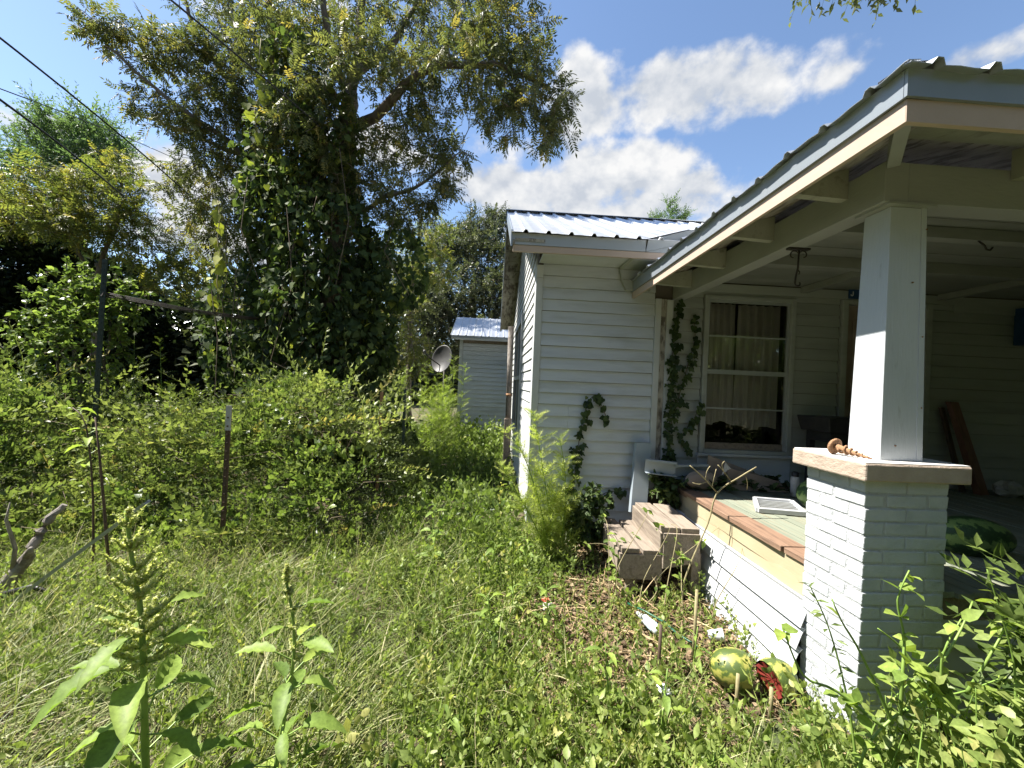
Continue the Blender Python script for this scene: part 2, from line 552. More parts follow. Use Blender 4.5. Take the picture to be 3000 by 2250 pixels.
MT['postbrown'] = surf('brown_post_rust', [(.05, .035, .025), (.11, .065, .04)], .7, (30, 30, 8), 5)
MT['blackpaint'] = surf('black_wood', [(.012, .012, .013), (.03, .028, .027)], .45, (10, 10, 10), 4)
MT['redplank'] = surf('reddish_stained_plank', [(.13, .06, .04), (.22, .11, .07)], .7, (30, 30, 4), 7, bump=.4, bscale=(80, 80, 8))
MT['bark'] = surf('tree_bark', [(.07, .055, .04), (.17, .14, .11), (.11, .09, .07)], .9, (12, 12, 3), 8, bump=1.0, bscale=(40, 40, 8))
MT['twig'] = surf('twig_bark', [(.10, .075, .05), (.20, .16, .11)], .85, (20, 20, 20), 5)
MT['palebark'] = surf('pale_dead_wood', [(.10, .085, .07), (.26, .235, .21), (.16, .14, .12)], .9, (14, 14, 5), 8, bump=.8, bscale=(60, 60, 14), grime=.6, gscale=(12, 12, 12), gcol=(.09, .07, .05), glo=.52, ghi=.62)
MT['drystem'] = surf('dry_vine_stem', [(.20, .17, .085), (.31, .27, .15)], .8, (30, 30, 30), 5)
MT['greenstem'] = surf('green_stem', [(.13, .22, .04), (.22, .32, .07)], .5, (15, 15, 6), 5)
MT['wire'] = surf('black_cable', [(.02, .02, .02), (.035, .035, .035)], .6)
MT['blue'] = surf('blue_sign_paint', [(.012, .05, .13), (.018, .065, .16)], .45, (10, 10, 10), 4)
MT['signwhite'] = surf('sign_lettering', [(.7, .7, .7), (.78, .78, .78)], .5)
MT['plastic'] = surf('milky_plastic', [(.45, .48, .5), (.55, .57, .59)], .25, (30, 30, 30), 4, spec=.6)
MT['label'] = surf('blue_paper_label', [(.30, .52, .66), (.7, .8, .85)], .5, (60, 60, 60), 3)
MT['paper'] = surf('dirty_white_paper', [(.38, .37, .34), (.48, .47, .45)], .8, (30, 30, 30), 5)
MT['redplastic'] = surf('red_plastic', [(.55, .08, .05), (.65, .15, .10)], .4)
MT['dish'] = surf('grey_dish_enamel', [(.05, .05, .05), (.075, .075, .075)], .5, (10, 10, 10), 5)
MT['card'] = surf('brown_cardboard', [(.22, .17, .13), (.33, .27, .22)], .85, (6, 6, 6), 6)
MT['gutter'] = surf('pale_blue_gutter_metal', [(.30, .35, .395), (.36, .41, .45)], .42, (4, 4, 4), 5, metallic=.25, grime=.35, gscale=(9, 9, 9), gcol=(.4, .38, .34))
MT['hose'] = surf('green_hose', [(.008, .06, .035), (.015, .09, .05)], .35)

# glass
gm, gnt, gout = newmat('window_glass')
gl = nd(gnt, 'ShaderNodeBsdfGlossy', Color=(1, 1, 1, 1), Roughness=.02)
gt = nd(gnt, 'ShaderNodeBsdfTransparent', Color=(.92, .93, .92, 1))
fr = nd(gnt, 'ShaderNodeFresnel', IOR=1.5)
gx = nd(gnt, 'ShaderNodeMixShader', Fac=fr.outputs[0])
gnt.links.new(gt.outputs[0], gx.inputs[1]); gnt.links.new(gl.outputs[0], gx.inputs[2])
gnt.links.new(gx.outputs[0], gout.inputs[0])
MT['glass'] = gm

# ------------------------------------------------------------------ ground
def gz(x, y):
    x, y = np.asarray(x, float), np.asarray(y, float)
    f = np.exp(-((np.hypot(x, y)) / 30) ** 2)
    return 0.08 + f * (.03 * np.sin(1.7 * x + .6) * np.cos(1.3 * y) + .018 * np.sin(4.1 * x + 2.2 * y) + .012 * np.sin(7.3 * y - 3.1 * x))


gm_, nt, out = newmat('ground_soil')
n1 = nd(nt, 'ShaderNodeTexNoise', Vector=coords(nt), Scale=3.0, Detail=9.0, Roughness=.65)
n2 = nd(nt, 'ShaderNodeTexNoise', Vector=coords(nt), Scale=28.0, Detail=6.0, Roughness=.7)
c1 = ramp(nt, n2.outputs[0], [(.3, (.045, .032, .02)), (.5, (.11, .08, .05)), (.7, (.20, .15, .09))])
c2 = ramp(nt, n2.outputs[0], [(.3, (.03, .045, .015)), (.6, (.08, .10, .03)), (.75, (.16, .15, .07))])
mk = nd(nt, 'ShaderNodeMapRange', Value=n1.outputs[0], From_Min=.42, From_Max=.58)
cc = nd(nt, 'ShaderNodeMixRGB', Fac=mk.outputs[0], Color1=c1, Color2=c2)
b = nd(nt, 'ShaderNodeBsdfPrincipled', Base_Color=cc.outputs[0], Roughness=.95)
bp = nd(nt, 'ShaderNodeBump', Height=n2.outputs[0], Strength=.8, Distance=.03)
nt.links.new(bp.outputs[0], b.inputs['Normal'])
nt.links.new(b.outputs[0], out.inputs[0])
MT['ground'] = gm_
ax = np.concatenate((-np.geomspace(9, 900, 16)[::-1], np.arange(-8.8, 8.81, .2), np.geomspace(9, 900, 16)))
ay = np.concatenate((-np.geomspace(3, 900, 14)[::-1], np.arange(-2.8, 14.01, .2), np.geomspace(14.5, 1200, 16)))
GX, GY = np.meshgrid(ax, ay, indexing='ij')
GV = np.stack((GX, GY, gz(GX, GY)), -1).reshape(-1, 3)
nx, ny = len(ax), len(ay)
ii, jj = np.meshgrid(np.arange(nx - 1), np.arange(ny - 1), indexing='ij')
q = (ii * ny + jj).ravel()
LP = np.stack((q, q + ny, q + ny + 1, q + 1), 1).ravel()
link_mesh('ground', npmesh('ground', GV, np.full(len(q), 4), LP, MT['ground'], smooth=True), kind='structure')

# ------------------------------------------------------------------ the house
house = empty('house', (3.2, 4.0, 0.1), 'white lapboard farmhouse with ribbed metal roof and a covered front porch', 'house')
YW = 4.0
EXP = 0.115


def lap_x(x0, x1, z0, y, mat, parent, h=EXP, proud=.029, name='siding_board'):
    j = rnd.uniform(-.002, .002)
    k = rnd.uniform(-.003, .003)
    MB().hexa([(x0, y - proud + k, z0 + j), (x1, y - proud - k, z0 - j), (x1, y, z0 - j), (x0, y, z0 + j),
               (x0, y - .008, z0 + h - .0032), (x1, y - .008, z0 + h - .0032), (x1, y, z0 + h - .0032), (x0, y, z0 + h - .0032)]).build(name, mat, parent)


def lap_y(y0, y1, z0, x, mat, parent, h=EXP, proud=.022, y0t=None, y1t=None):
    y0t = y0 if y0t is None else y0t
    y1t = y1 if y1t is None else y1t
    k = rnd.uniform(-.004, .004)
    MB().hexa([(x - proud, y1, z0 + k), (x - proud, y0, z0 - k), (x, y0, z0), (x, y1, z0),
               (x - .008, y1t, z0 + h - .0032), (x - .008, y0t, z0 + h - .0032), (x, y0t, z0 + h - .0032), (x, y1t, z0 + h - .0032)]).build('siding_board', mat, parent)


# front wall: dark backing with the openings left free, painting lap shadows through board gaps, then every board
WX0, WX1, WZ0, WZ1 = .40, 10.9, .30, 3.02
win = (2.10, 2.99, 1.07, 2.60)
door = (3.57, 4.40, .765, 2.62)
mb = MB()
for x0, x1, z0, z1 in [(WX0, win[0], WZ0, WZ1), (win[0], win[1], WZ0, win[2]), (win[0], win[1], win[3], WZ1), (win[1], door[0], WZ0, WZ1), (door[0], door[1], door[3], WZ1), (door[0], door[1], WZ0, door[2]), (door[1], WX1, WZ0, WZ1)]:
    mb.box(x0, x1, YW + .004, YW + .10, z0, z1)
wall = mb.build('front_wall', MT['room_lapshade'], house)
for i in range(23):
    z0 = WZ0 + .02 + i * EXP
    if i in (8, 9):
        lap_x(.445, .748, z0, YW, MT['siding'], wall)
        lap_x(.750, 1.572, z0, YW, MT['siding'], wall)
    else:
        lap_x(.445, 1.572, z0, YW, MT['siding'], wall)
    zp = z0 - .02
    if zp < .75 or zp > 2.56:
        continue
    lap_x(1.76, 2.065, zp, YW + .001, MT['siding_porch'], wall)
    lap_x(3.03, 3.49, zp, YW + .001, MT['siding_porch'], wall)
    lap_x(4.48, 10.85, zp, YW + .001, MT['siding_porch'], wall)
for x0, x1 in ((1.76, 2.065), (2.066, 3.026), (3.03, 3.49), (4.48, 10.85)):
    MB().box(x0, x1, YW - .016, YW + .003, 2.6 if x1 != 3.026 else 2.628, 2.6535).build('filler_board', MT['siding_porch'], wall)
# plain boards over the openings, under the porch ceiling
MB().box(1.76, 4.62, YW - .030, YW, 2.655, 2.742).build('frieze_board', MT['siding_porch'], wall)
MB().box(4.624, 10.85, YW - .022, YW, 2.655, 2.742).build('frieze_board', MT['siding_porch'], wall)
MB().box(4.70, 6.2, YW - .034, YW - .0225, 2.58, 2.655).build('frieze_board', MT['siding_porch'], wall)
# below the window
MB().box(2.068, 3.028, YW - .02, YW, .765, .86).build('apron_board', MT['siding'], wall)
MB().box(2.068, 3.028, YW - .024, YW, .862, 1.035).build('apron_board', MT['siding'], wall)

# corner board and the trim where the porch joins
MB().box(.375, .443, YW - .034, YW + .02, .30, 2.70).box(.375, .3985, YW + .021, YW + .11, .30, 2.70).build('corner_board', MT['trim'], house, bevel=.003)
MB().box(.375, .443, YW - .034, YW + .10, 2.704, 2.83).build('corner_board', MT['trim'], house, bevel=.003)
MB().box(1.574, 1.632, YW - .040, YW, .62, 2.56).build('porch_trim_board', MT['trim'], house, bevel=.003)
MB().box(1.634, 1.690, YW - .024, YW, .62, 2.56).build('rotten_trim_board', MT['soffit'], house, label='grey rotten strip with the paint gone')
MB().box(1.692, 1.757, YW - .036, YW, .62, 2.555).build('porch_trim_board', MT['trim'], house, bevel=.003)

# left gable wall
SX = .40
gb = MB()
gb.add([(SX + .004, 4.10, WZ0), (SX + .004, 9.0, WZ0), (SX + .004, 9.0, 2.95), (SX + .004, 6.5, 4.17), (SX + .004, 4.10, 3.0)], [(4, 3, 2, 1, 0)])
gb.add([(SX + .1, 4.10, WZ0), (SX + .1, 9.0, WZ0), (SX + .1, 9.0, 2.95), (SX + .1, 6.5, 4.17), (SX + .1, 4.10, 3.0)], [(0, 1, 2, 3, 4)])
swall = gb.build('gable_wall', MT['room_lapshade'], house)
swin = (5.75, 7.3, .95, 2.55)
for i in range(34):
    z0 = WZ0 + .02 + i * EXP
    zt = z0 + EXP
    ya, yb = 4.112, 9.0
    if zt > 2.95:
        ya = max(ya, 4.1 + (zt - 2.93) / .485)
        yb = min(yb, 8.95 - (zt - 2.93) / .485)
    if yb - ya < .15:
        break
    if z0 + .03 > swin[2] - .1 and zt - .02 < swin[3] + .1:
        lap_y(ya, swin[0] - .09, z0, SX, MT['siding_side'], swall)
        lap_y(swin[1] + .09, yb, z0, SX, MT['siding_side'], swall)
    else:
        lap_y(ya, yb, z0, SX, MT['siding_side'], swall)
# window in the gable wall
wf = MB()
for a in [(swin[0] - .09, swin[0], swin[2] - .1, swin[3] + .1), (swin[1], swin[1] + .09, swin[2] - .1, swin[3] + .1), (swin[0], swin[1], swin[3], swin[3] + .1), (swin[0], swin[1], swin[2] - .1, swin[2])]:
    wf.box(SX - .045, SX + .002, a[0], a[1], a[2], a[3])
w2 = wf.build('gable_window', MT['metaltrim2'], house)
MB().box(SX - .012, SX - .004, swin[0], swin[1], swin[2], swin[3]).build('pane', MT['blackpaint'], w2)
MB().box(SX - .035, SX - .0125, swin[0], swin[1], 1.72, 1.78).build('rail', MT['metaltrim2'], w2)
MB().box(SX - .033, SX - .0125, 6.50, 6.54, swin[2], 1.719).build('mullion', MT['metaltrim2'], w2)
MB().box(SX - .033, SX - .0125, 6.50, 6.54, 1.781, swin[3]).build('mullion', MT['metaltrim2'], w2)
# rest of the shell
MB().box(.5, 10.9, 8.9, 9.0, .3, 2.95).build('rear_wall', MT['siding'], house)
MB().box(10.8, 10.9, 4.12, 8.88, .3, 2.95).build('end_wall', MT['siding'], house)
MB().box(.52, 10.78, 4.14, 8.86, .58, .62).build('room_floor', MT['room_lapshade'], house)
MB().box(.52, 10.78, 6.2, 6.25, .63, 2.90).build('room_wall', MT['room_lapshade'], house)
MB().box(.52, 10.78, 4.12, 6.19, 2.72, 2.76).build('room_ceiling', MT['room_lapshade'], house)

# main roof
RX0, RX1 = .10, 11.0
RY0, RZ0, RYR, RZR = 3.55, 2.985, 6.5, 4.40
SL = (RZR - RZ0) / (RYR - RY0)
dk = MB()
for s in (0, 1):
    ya, yb = (RY0 + .03, RYR) if s == 0 else (2 * RYR - RY0 - .03, RYR)
    za, zb = RZ0 - .012 + .03 * SL, RZR - .012
    p = [(RX0 + .03, ya, za - .05), (RX1, ya, za - .05), (RX1, yb, zb - .05), (RX0 + .03, yb, zb - .05), (RX0 + .03, ya, za), (RX1, ya, za), (RX1, yb, zb), (RX0 + .03, yb, zb)]
    dk.hexa(p)
roof = dk.build('roof', MT['soffit'], house)


def ribsheet(u0, u1, lo, hi, nrm, mat, parent, pitch=.2, rib=.022, name='metal_sheet'):
    """a ribbed sheet: ribs run from lo(u) to hi(u)"""
    us = [u0]
    k = math.floor(u0 / pitch) * pitch
    prof = []
    for i in range(int((u1 - u0) / pitch) + 3):
        b_ = k + i * pitch
        for du, h in ((0, 0), (.014, rib), (.034, rib), (.048, 0), (.10, .003), (.15, 0)):
            u = b_ + du
            if u0 < u < u1:
                prof.append((u, h))
    prof = [(u0, 0)] + prof + [(u1, 0)]
    m_ = MB()
    V = []
    for u, h in prof:
        V.append(Vector(lo(u)) + Vector(nrm) * h)
        V.append(Vector(hi(u)) + Vector(nrm) * h)
    n = len(prof)
    m_.add(V, [(2 * i, 2 * i + 2, 2 * i + 3, 2 * i + 1) for i in range(n - 1)])
    o = m_.build(name, mat, parent)
    so_ = o.modifiers.new('thickness', 'SOLIDIFY')
    so_.thickness, so_.offset = .0025, 0
    return o


nf = Vector((0, -SL, 1)).normalized()
YM = 4.62
for row, (ya, yb, dz) in enumerate(((YM - .1, RYR, .0), (RY0 - .03, YM, .004))):
    x = RX0
    i = 0
    while x < RX1 - .05:
        x1 = min(x + .8, RX1)
        tilt = rnd.uniform(-.003, .003)
        ribsheet(x, x1 + .02, lambda u, y=ya: (u, y, RZ0 + (y - RY0) * SL + dz + tilt), lambda u, y=yb: (u, y, RZ0 + (y - RY0) * SL + dz), nf, MT['metal'], roof)
        x = x1
        i += 1
nb = Vector((0, SL, 1)).normalized()
x = RX0
while x < RX1 - .05:
    x1 = min(x + 1.6, RX1)
    ribsheet(x, x1 + .02, lambda u: (u, 2 * RYR - RY0 + .03, RZ0 - .0145), lambda u: (u, RYR, RZR), nb, MT['metal'], roof)
    x = x1
rc = MB()
rc.add([(RX0 - .02, RYR - .14, RZR - .022), (RX1, RYR - .14, RZR - .022), (RX1, RYR, RZR + .045), (RX0 - .02, RYR, RZR + .045), (RX1, RYR + .14, RZR - .022), (RX0 - .02, RYR + .14, RZR - .022)], [(0, 1, 2, 3), (3, 2, 4, 5)])
rc.build('ridge_cap', MT['metaltrim2'], roof)
# front eave: pale metal over tan board
MB().box(.105, 1.30, 3.560, 3.572, 2.878, 2.978).build('metal_fascia', MT['metaltrim2'], house)
MB().box(.118, 1.74, 3.568, 3.592, 2.818, 2.8765).build('tan_fascia_board', MT['tan'], house, bevel=.002)
MB().box(.118, 1.74, 3.593, 3.625, 2.84, 2.95).build('sub_fascia', MT['soffit'], house)
# the metal strip climbing over the porch roof, and the piece under it
MB().add([(1.302, 3.556, 2.878), (1.32, 3.556, 2.984), (2.25, 3.556, 3.25), (2.25, 3.556, 3.13),
          (1.302, 3.570, 2.878), (1.32, 3.570, 2.984), (2.25, 3.570, 3.25), (2.25, 3.570, 3.13)],
         [(0, 3, 2, 1), (4, 5, 6, 7), (1, 2, 6, 5), (0, 4, 7, 3), (2, 3, 7, 6), (0, 1, 5, 4)]).build('rake_flashing', MT['metaltrim2'], house)
MB().add([(1.31, 3.564, 2.878), (2.25, 3.564, 3.128), (2.25, 3.564, 2.878), (1.31, 3.58, 2.878), (2.25, 3.58, 3.128), (2.25, 3.58, 2.878)], [(0, 2, 1), (3, 4, 5), (0, 1, 4, 3), (1, 2, 5, 4), (2, 0, 3, 5)]).build('metal_infill', MT['metaltrim2'], house)
MB().add([(1.32, 3.54, 2.99), (2.25, 3.54, 3.256), (2.25, 4.9, 3.66), (1.32, 4.2, 3.30)], [(0, 1, 2, 3)]).build('metal_sheet', MT['metal'], roof)
# front soffit and a beige boxed return beside the porch roof
for k in range(4):
    y0 = 3.63 + k * .09
    MB().box(.40, 1.74, y0, y0 + .086, 2.846 + k * .002, 2.862).build('soffit_board', MT['siding'], house)
MB().hexa([(1.21, 3.60, 2.815), (1.55, 3.60, 2.815), (1.55, 3.97, 2.815), (1.21, 3.97, 2.815), (1.19, 3.60, 2.838), (1.55, 3.60, 2.838), (1.55, 3.97, 2.838), (1.19, 3.97, 2.838)]).build('eave_return', MT['siding_porch'], house)
MB().hexa([(1.26, 3.93, 2.62), (1.5, 3.93, 2.62), (1.5, 3.972, 2.62), (1.26, 3.972, 2.62), (1.21, 3.93, 2.72), (1.5, 3.93, 2.72), (1.5, 3.972, 2.72), (1.21, 3.972, 2.72)]).build('eave_return', MT['siding_porch'], house)
MB().hexa([(1.215, 3.925, 2.722), (1.5, 3.925, 2.722), (1.5, 3.972, 2.722), (1.215, 3.972, 2.722), (1.19, 3.925, 2.814), (1.5, 3.925, 2.814), (1.5, 3.972, 2.814), (1.19, 3.972, 2.814)]).build('eave_return', MT['siding_porch'], house)
# rake: dark edge trim, barge board and bare lookout boards under the overhang
for s in (0, 1):
    ya, yb = (RY0, RYR) if s == 0 else (2 * RYR - RY0, RYR)
    for (x0, x1, d0, d1, mat, nm) in ((.098, .112, -.13, .015, 'metaltrim', 'rake_trim'), (.1125, .135, -.11, -.07, 'soffit', 'barge_board')):
        MB().hexa([(x0, ya, RZ0 + d0), (x1, ya, RZ0 + d0), (x1, yb, RZR + d0), (x0, yb, RZR + d0), (x0, ya, RZ0 + d1), (x1, ya, RZ0 + d1), (x1, yb, RZR + d1), (x0, yb, RZR + d1)]).build(nm, MT[mat], house)
    L_ = abs(yb - ya)
    nbd = 26
    sg = 1 if s == 0 else -1
    for k in range(nbd):
        a0, a1 = ya + sg * L_ * k / nbd, ya + sg * L_ * (k + .93) / nbd
        z0, z1 = RZ0 + abs(a0 - ya) * SL - .075, RZ0 + abs(a1 - ya) * SL - .075
        dd = rnd.uniform(0, .012)
        MB().hexa([(.136, a0, z0 - dd), (.40, a0, z0 - dd), (.40, a1, z1 - dd), (.136, a1, z1 - dd), (.136, a0, z0 + .02), (.40, a0, z0 + .02), (.40, a1, z1 + .02), (.136, a1, z1 + .02)]).build('soffit_board', MT['soffit'], house)

# ---- porch window
wn_ = MB()
for x0, x1, z0, z1 in [(2.074, 2.118, 1.045, 2.625), (2.972, 3.018, 1.045, 2.625), (2.1185, 2.9715, 2.585, 2.625), (2.1185, 2.9715, 1.045, 1.082)]:
    wn_.box(x0, x1, YW - .042, YW + .03, z0, z1)
pw = wn_.build('porch_window', MT['siding_porch'], house, bevel=.004)
MB().box(2.05, 3.045, YW - .07, YW - .002, 1.018, 1.0435).build('sill', MT['trim'], pw, bevel=.004)
for x0, x1 in ((2.119, 2.142), (2.949, 2.971)):
    MB().box(x0, x1, YW - .012, YW + .012, 1.083, 2.584).build('stile', MT['metaltrim2'], pw)
for z0, z1 in ((2.56, 2.584), (1.84, 1.885), (1.083, 1.15)):
    MB().box(2.143, 2.948, YW - .010, YW + .014, z0, z1).build('rail', MT['metaltrim2'] if z0 > 1.2 else MT['oldwood'], pw)
for z0 in (2.215, 1.488):
    MB().box(2.143, 2.948, YW - .006, YW + .006, z0, z0 + .014).build('muntin', MT['metaltrim2'], pw)
for z0, z1 in ((1.151, 1.487), (1.503, 1.839), (1.886, 2.214), (2.230, 2.559)):
    MB().box(2.143, 2.948, YW - .001, YW + .002, z0, z1).build('pane', MT['glass'], pw)
# ---- front door in the shade
df = MB()
for x0, x1, z0, z1 in [(3.505, 3.565, .77, 2.65), (4.405, 4.465, .77, 2.65), (3.5655, 4.4045, 2.605, 2.65)]:
    df.box(x0, x1, YW - .040, YW + .05, z0, z1)
dr = df.build('front_door', MT['siding_porch'], house, bevel=.004)
MB().box(3.568, 4.402, YW + .02, YW + .06, .775, 2.602).build('door_leaf', MT['card'], dr)
for z0, z1 in ((.9, 1.5), (1.6, 2.45)):
    for x0, x1 in ((3.66, 3.95), (4.02, 4.31)):
        MB().box(x0, x1, YW + .006, YW + .0195, z0, z1).build('door_panel', MT['card'], dr, bevel=.006)
kb = MB().lathe([(.0, -.035), (.022, -.03), (.028, -.015), (.02, 0), (.01, .01), (.01, .03)], 12, Matrix.Translation((4.33, YW - .02, 1.65)) @ Matrix.Rotation(R(-90), 4, 'X'))
kb.build('door_knob', MT['rust'], dr)

# ---- porch: deck, brown edge, skirts
DK = MB().box(1.86, 10.85, 1.86, 3.96, .60, .735)
deck = DK.build('porch_deck', MT['oldwood'], house)
x = 1.872
while x < 10.8:
    w = .083
    zz = .762 + rnd.uniform(-.003, .003)
    MB().box(x, x + w - .004, 1.80 + rnd.uniform(-.012, .012), 3.975, .737, zz).build('deck_plank', MT['deck'], deck)
    x += w
MB().hexa([(1.715, 2.30, .737), (1.868, 2.295, .737), (1.868, 3.51, .737), (1.722, 3.51, .737), (1.715, 2.30, .772), (1.868, 2.295, .772), (1.868, 3.51, .772), (1.722, 3.51, .772)]).build('edge_board', MT['brownwood'], deck, bevel=.004)
MB().hexa([(1.728, 2.115, .735), (1.868, 2.115, .735), (1.868, 2.292, .735), (1.728, 2.29, .735), (1.728, 2.115, .769), (1.868, 2.115, .769), (1.868, 2.292, .769), (1.728, 2.29, .769)]).build('edge_board', MT['brownwood'], deck, bevel=.004)
MB().box(1.752, 1.868, 3.514, 3.97, .70, .752).build('edge_board', MT['brownwood'], deck, bevel=.004)


def strip_y(y0, y1, prof, n, warp, name, mat, parent, thick=.008, smooth=False):
    """long strip along Y with an X/Z profile that may warp along its length"""
    m_ = MB()
    V, F = [], []
    k = len(prof)
    for i in range(n + 1):
        y = y0 + (y1 - y0) * i / n
        for (px, pz) in prof:
            wx, wz = warp(y, pz)
            V.append((px + wx, y, pz + wz))
    for i in range(n):
        for j in range(k - 1):
            F.append((i * k + j, (i + 1) * k + j, (i + 1) * k + j + 1, i * k + j + 1))
    m_.add(V, F, smooth)
    o = m_.build(name, mat, parent)
    s_ = o.modifiers.new('thickness', 'SOLIDIFY')
    s_.thickness, s_.offset = thick, 0
    return o


skirt = MB().box(1.83, 1.858, 2.12, 3.96, .10, .735).build('porch_skirt', MT['oldwood'], house)
strip_y(2.118, 3.50, [(1.742, .625), (1.735, .632), (1.744, .735)], 14, lambda y, z: (.003 * math.sin(9 * y), .004 * math.sin(5 * y)), 'cream_lap', MT['cream'], skirt)
strip_y(2.118, 3.50, [(1.735, .535), (1.728, .545), (1.741, .640)], 14, lambda y, z: (.003 * math.sin(7 * y + 1), .003 * math.sin(6 * y)), 'cream_lap', MT['cream'], skirt)
strip_y(3.504, 3.86, [(1.755, .55), (1.752, .632), (1.758, .735)], 6, lambda y, z: (0, 0), 'cream_lap', MT['cream'], skirt)


def flare(y, z):
    t = max(0, (.55 - z) / .47)
    near = max(0, min(1, (3.3 - y) / 1.0))
    return -.085 * t * (.45 + .55 * near) - .012 * math.sin(2.6 * (y - 2.1)), -.02 * near * t * math.sin(2 * y) - .035 * max(0, (2.35 - y)) * t


for i in range(4):
    zt = .547 - i * .117
    strip_y(2.07, 3.86 if i < 3 else 3.5, [(1.712, zt - .124), (1.694, zt - .120), (1.705, zt - .06), (1.714, zt - .02), (1.730, zt)], 18, flare, 'vinyl_panel', MT['vinyl'], skirt, .004)
strip_y(2.07, 3.86, [(1.722, .545), (1.715, .56), (1.735, .562)], 18, flare, 'vinyl_cap', MT['vinyl'], skirt, .004)
# front of the deck, in its own shade
fs = MB().box(2.12, 10.85, 1.832, 1.858, .62, .735).build('front_rim_board', MT['oldwood'], house)
for i in range(5):
    lap_x(2.12, 10.85, .60 - i * .115, 1.858, MT['vinyl'], house, name='front_skirt_board')

# ---- brick pier: every brick, two courses in turn
PX0, PX1, PY0, PY1 = 1.698, 2.104, 1.760, 2.112
CH = .0637
pier = MB().box(PX0 + .008, PX1 - .008, PY0 + .008, PY1 - .008, .02, 1.285).build('porch_pier', MT['mortar'], house)


def brick_mesh(lx, ly, lz, sd):
    r = random.Random(sd)
    q = MB()
    n = lambda a=.0025: r.uniform(-a, a)
    p = [(0, 0, 0), (lx, 0, 0), (lx, ly, 0), (0, ly, 0), (0, 0, lz), (lx, 0, lz), (lx, ly, lz), (0, ly, lz)]
    q.hexa([(a + n(), b_ + n(), c + n()) for a, b_, c in p])
    return q.mesh('brick', MT['brick'])


BW = (PX1 - PX0) / 4
BL = (PY1 - PY0) / 4
BM = {}
J = .0105
for kind, (lx, ly) in {'sx': (2 * BW, BL), 'sy': (BW, 2 * BL)}.items():
    BM[kind] = [brick_mesh(lx - J, ly - J, CH - J, hash_ + 7 * len(kind) + (3 if kind == 'sy' else 0)) for hash_ in range(5)]
nc = 19
for c in range(nc):
    z = 1.285 - (c + 1) * CH + J / 2
    if c % 2 == 1:   # header, stretcher, header on the front
        L_ = [('sy', PX0, PY0), ('sy', PX0, PY0 + 2 * BL), ('sx', PX0 + BW, PY0), ('sx', PX0 + BW, PY1 - BL), ('sy', PX1 - BW, PY0), ('sy', PX1 - BW, PY0 + 2 * BL)]
    else:
        L_ = [('sx', PX0, PY0), ('sx', PX0 + 2 * BW, PY0), ('sy', PX0, PY0 + BL), ('sy', PX1 - BW, PY0 + BL), ('sx', PX0, PY1 - BL), ('sx', PX0 + 2 * BW, PY1 - BL)]
    for k, bx, by in L_:
        me = BM[k][rnd.randrange(5)]
        link_mesh('brick', me, pier, (bx + J / 2 + rnd.uniform(-.0015, .0015), by + J / 2 + rnd.uniform(-.0015, .0015), z + rnd.uniform(-.001, .001)))
bpy.context.view_layer.update()
for o in pier.children:
    bv = o.modifiers.new('bevel', 'BEVEL')
    bv.width, bv.segments = .004, 2
cap = MB().box(1.652, 2.152, 1.716, 2.156, 1.2855, 1.366).build('pier_cap', MT['capstone'], house, bevel=.008)
MB().box(1.658, 2.146, 1.722, 2.150, 1.3665, 1.370).build('cap_top_paint', MT['captop'], cap)
# ---- tapered box column
cb, ct, cz0, cz1 = (1.800, 2.000, 1.800, 1.975), (1.804, 1.975, 1.804, 1.938), 1.3705, 2.548
MB().hexa([(cb[0], cb[2], cz0), (cb[1], cb[2], cz0), (cb[1], cb[3], cz0), (cb[0], cb[3], cz0), (ct[0], ct[2], cz1), (ct[1], ct[2], cz1), (ct[1], ct[3], cz1), (ct[0], ct[3], cz1)]).build('porch_column', MT['white'], house, bevel=.003)
MB().hexa([(1.974, 1.7965, cz0), (2.002, 1.7965, cz0), (2.002, 1.806, cz0), (1.974, 1.806, cz0), (1.952, 1.8005, cz1), (1.977, 1.8005, cz1), (1.977, 1.809, cz1), (1.952, 1.809, cz1)]).build('column_edge_board', MT['white'], house)
for nx_, nz_ in ((1.99, 2.45), (1.985, 1.95), (1.99, 1.62), (1.87, 1.44), (1.93, 2.2)):
    MB().lathe([(0, -.001), (.0035, -.001), (.0035, .004)], 8, Matrix.Translation((nx_ - .012 * (nz_ - 1.37), 1.7965, nz_)) @ Matrix.Rotation(R(-90), 4, 'X')).build('nail_head', MT['rust'], house)
MB().box(1.772, 2.0, 1.776, 1.96, 2.5485, 2.560).build('column_head', MT['beam'], house)

# ---- porch beams, roof, rafters, ceiling
BZ0, BZ1 = 2.561, 2.745
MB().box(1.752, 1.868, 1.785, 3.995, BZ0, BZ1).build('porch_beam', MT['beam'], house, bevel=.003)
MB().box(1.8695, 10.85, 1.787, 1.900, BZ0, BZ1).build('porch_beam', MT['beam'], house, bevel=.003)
EN, EF = 1.36, 3.985                      # eave runs from the front corner to the wall, sagging a little


def ev(y, a, b_):
    return a + (b_ - a) * (y - EN) / (4.0 - EN)


def ex(y):
    return ev(y, 1.40, 1.335)


def eave_strip(d0, d1, za, zb, nm, mat, parent, y0=EN, y1=EF):
    p = []
    for zz in (za, zb):
        p += [(ex(y0) + d0, y0, ev(y0, *zz)), (ex(y0) + d1, y0, ev(y0, *zz)), (ex(y1) + d1, y1, ev(y1, *zz)), (ex(y1) + d0, y1, ev(y1, *zz))]
    return MB().hexa(p).build(nm, MT[mat], parent)


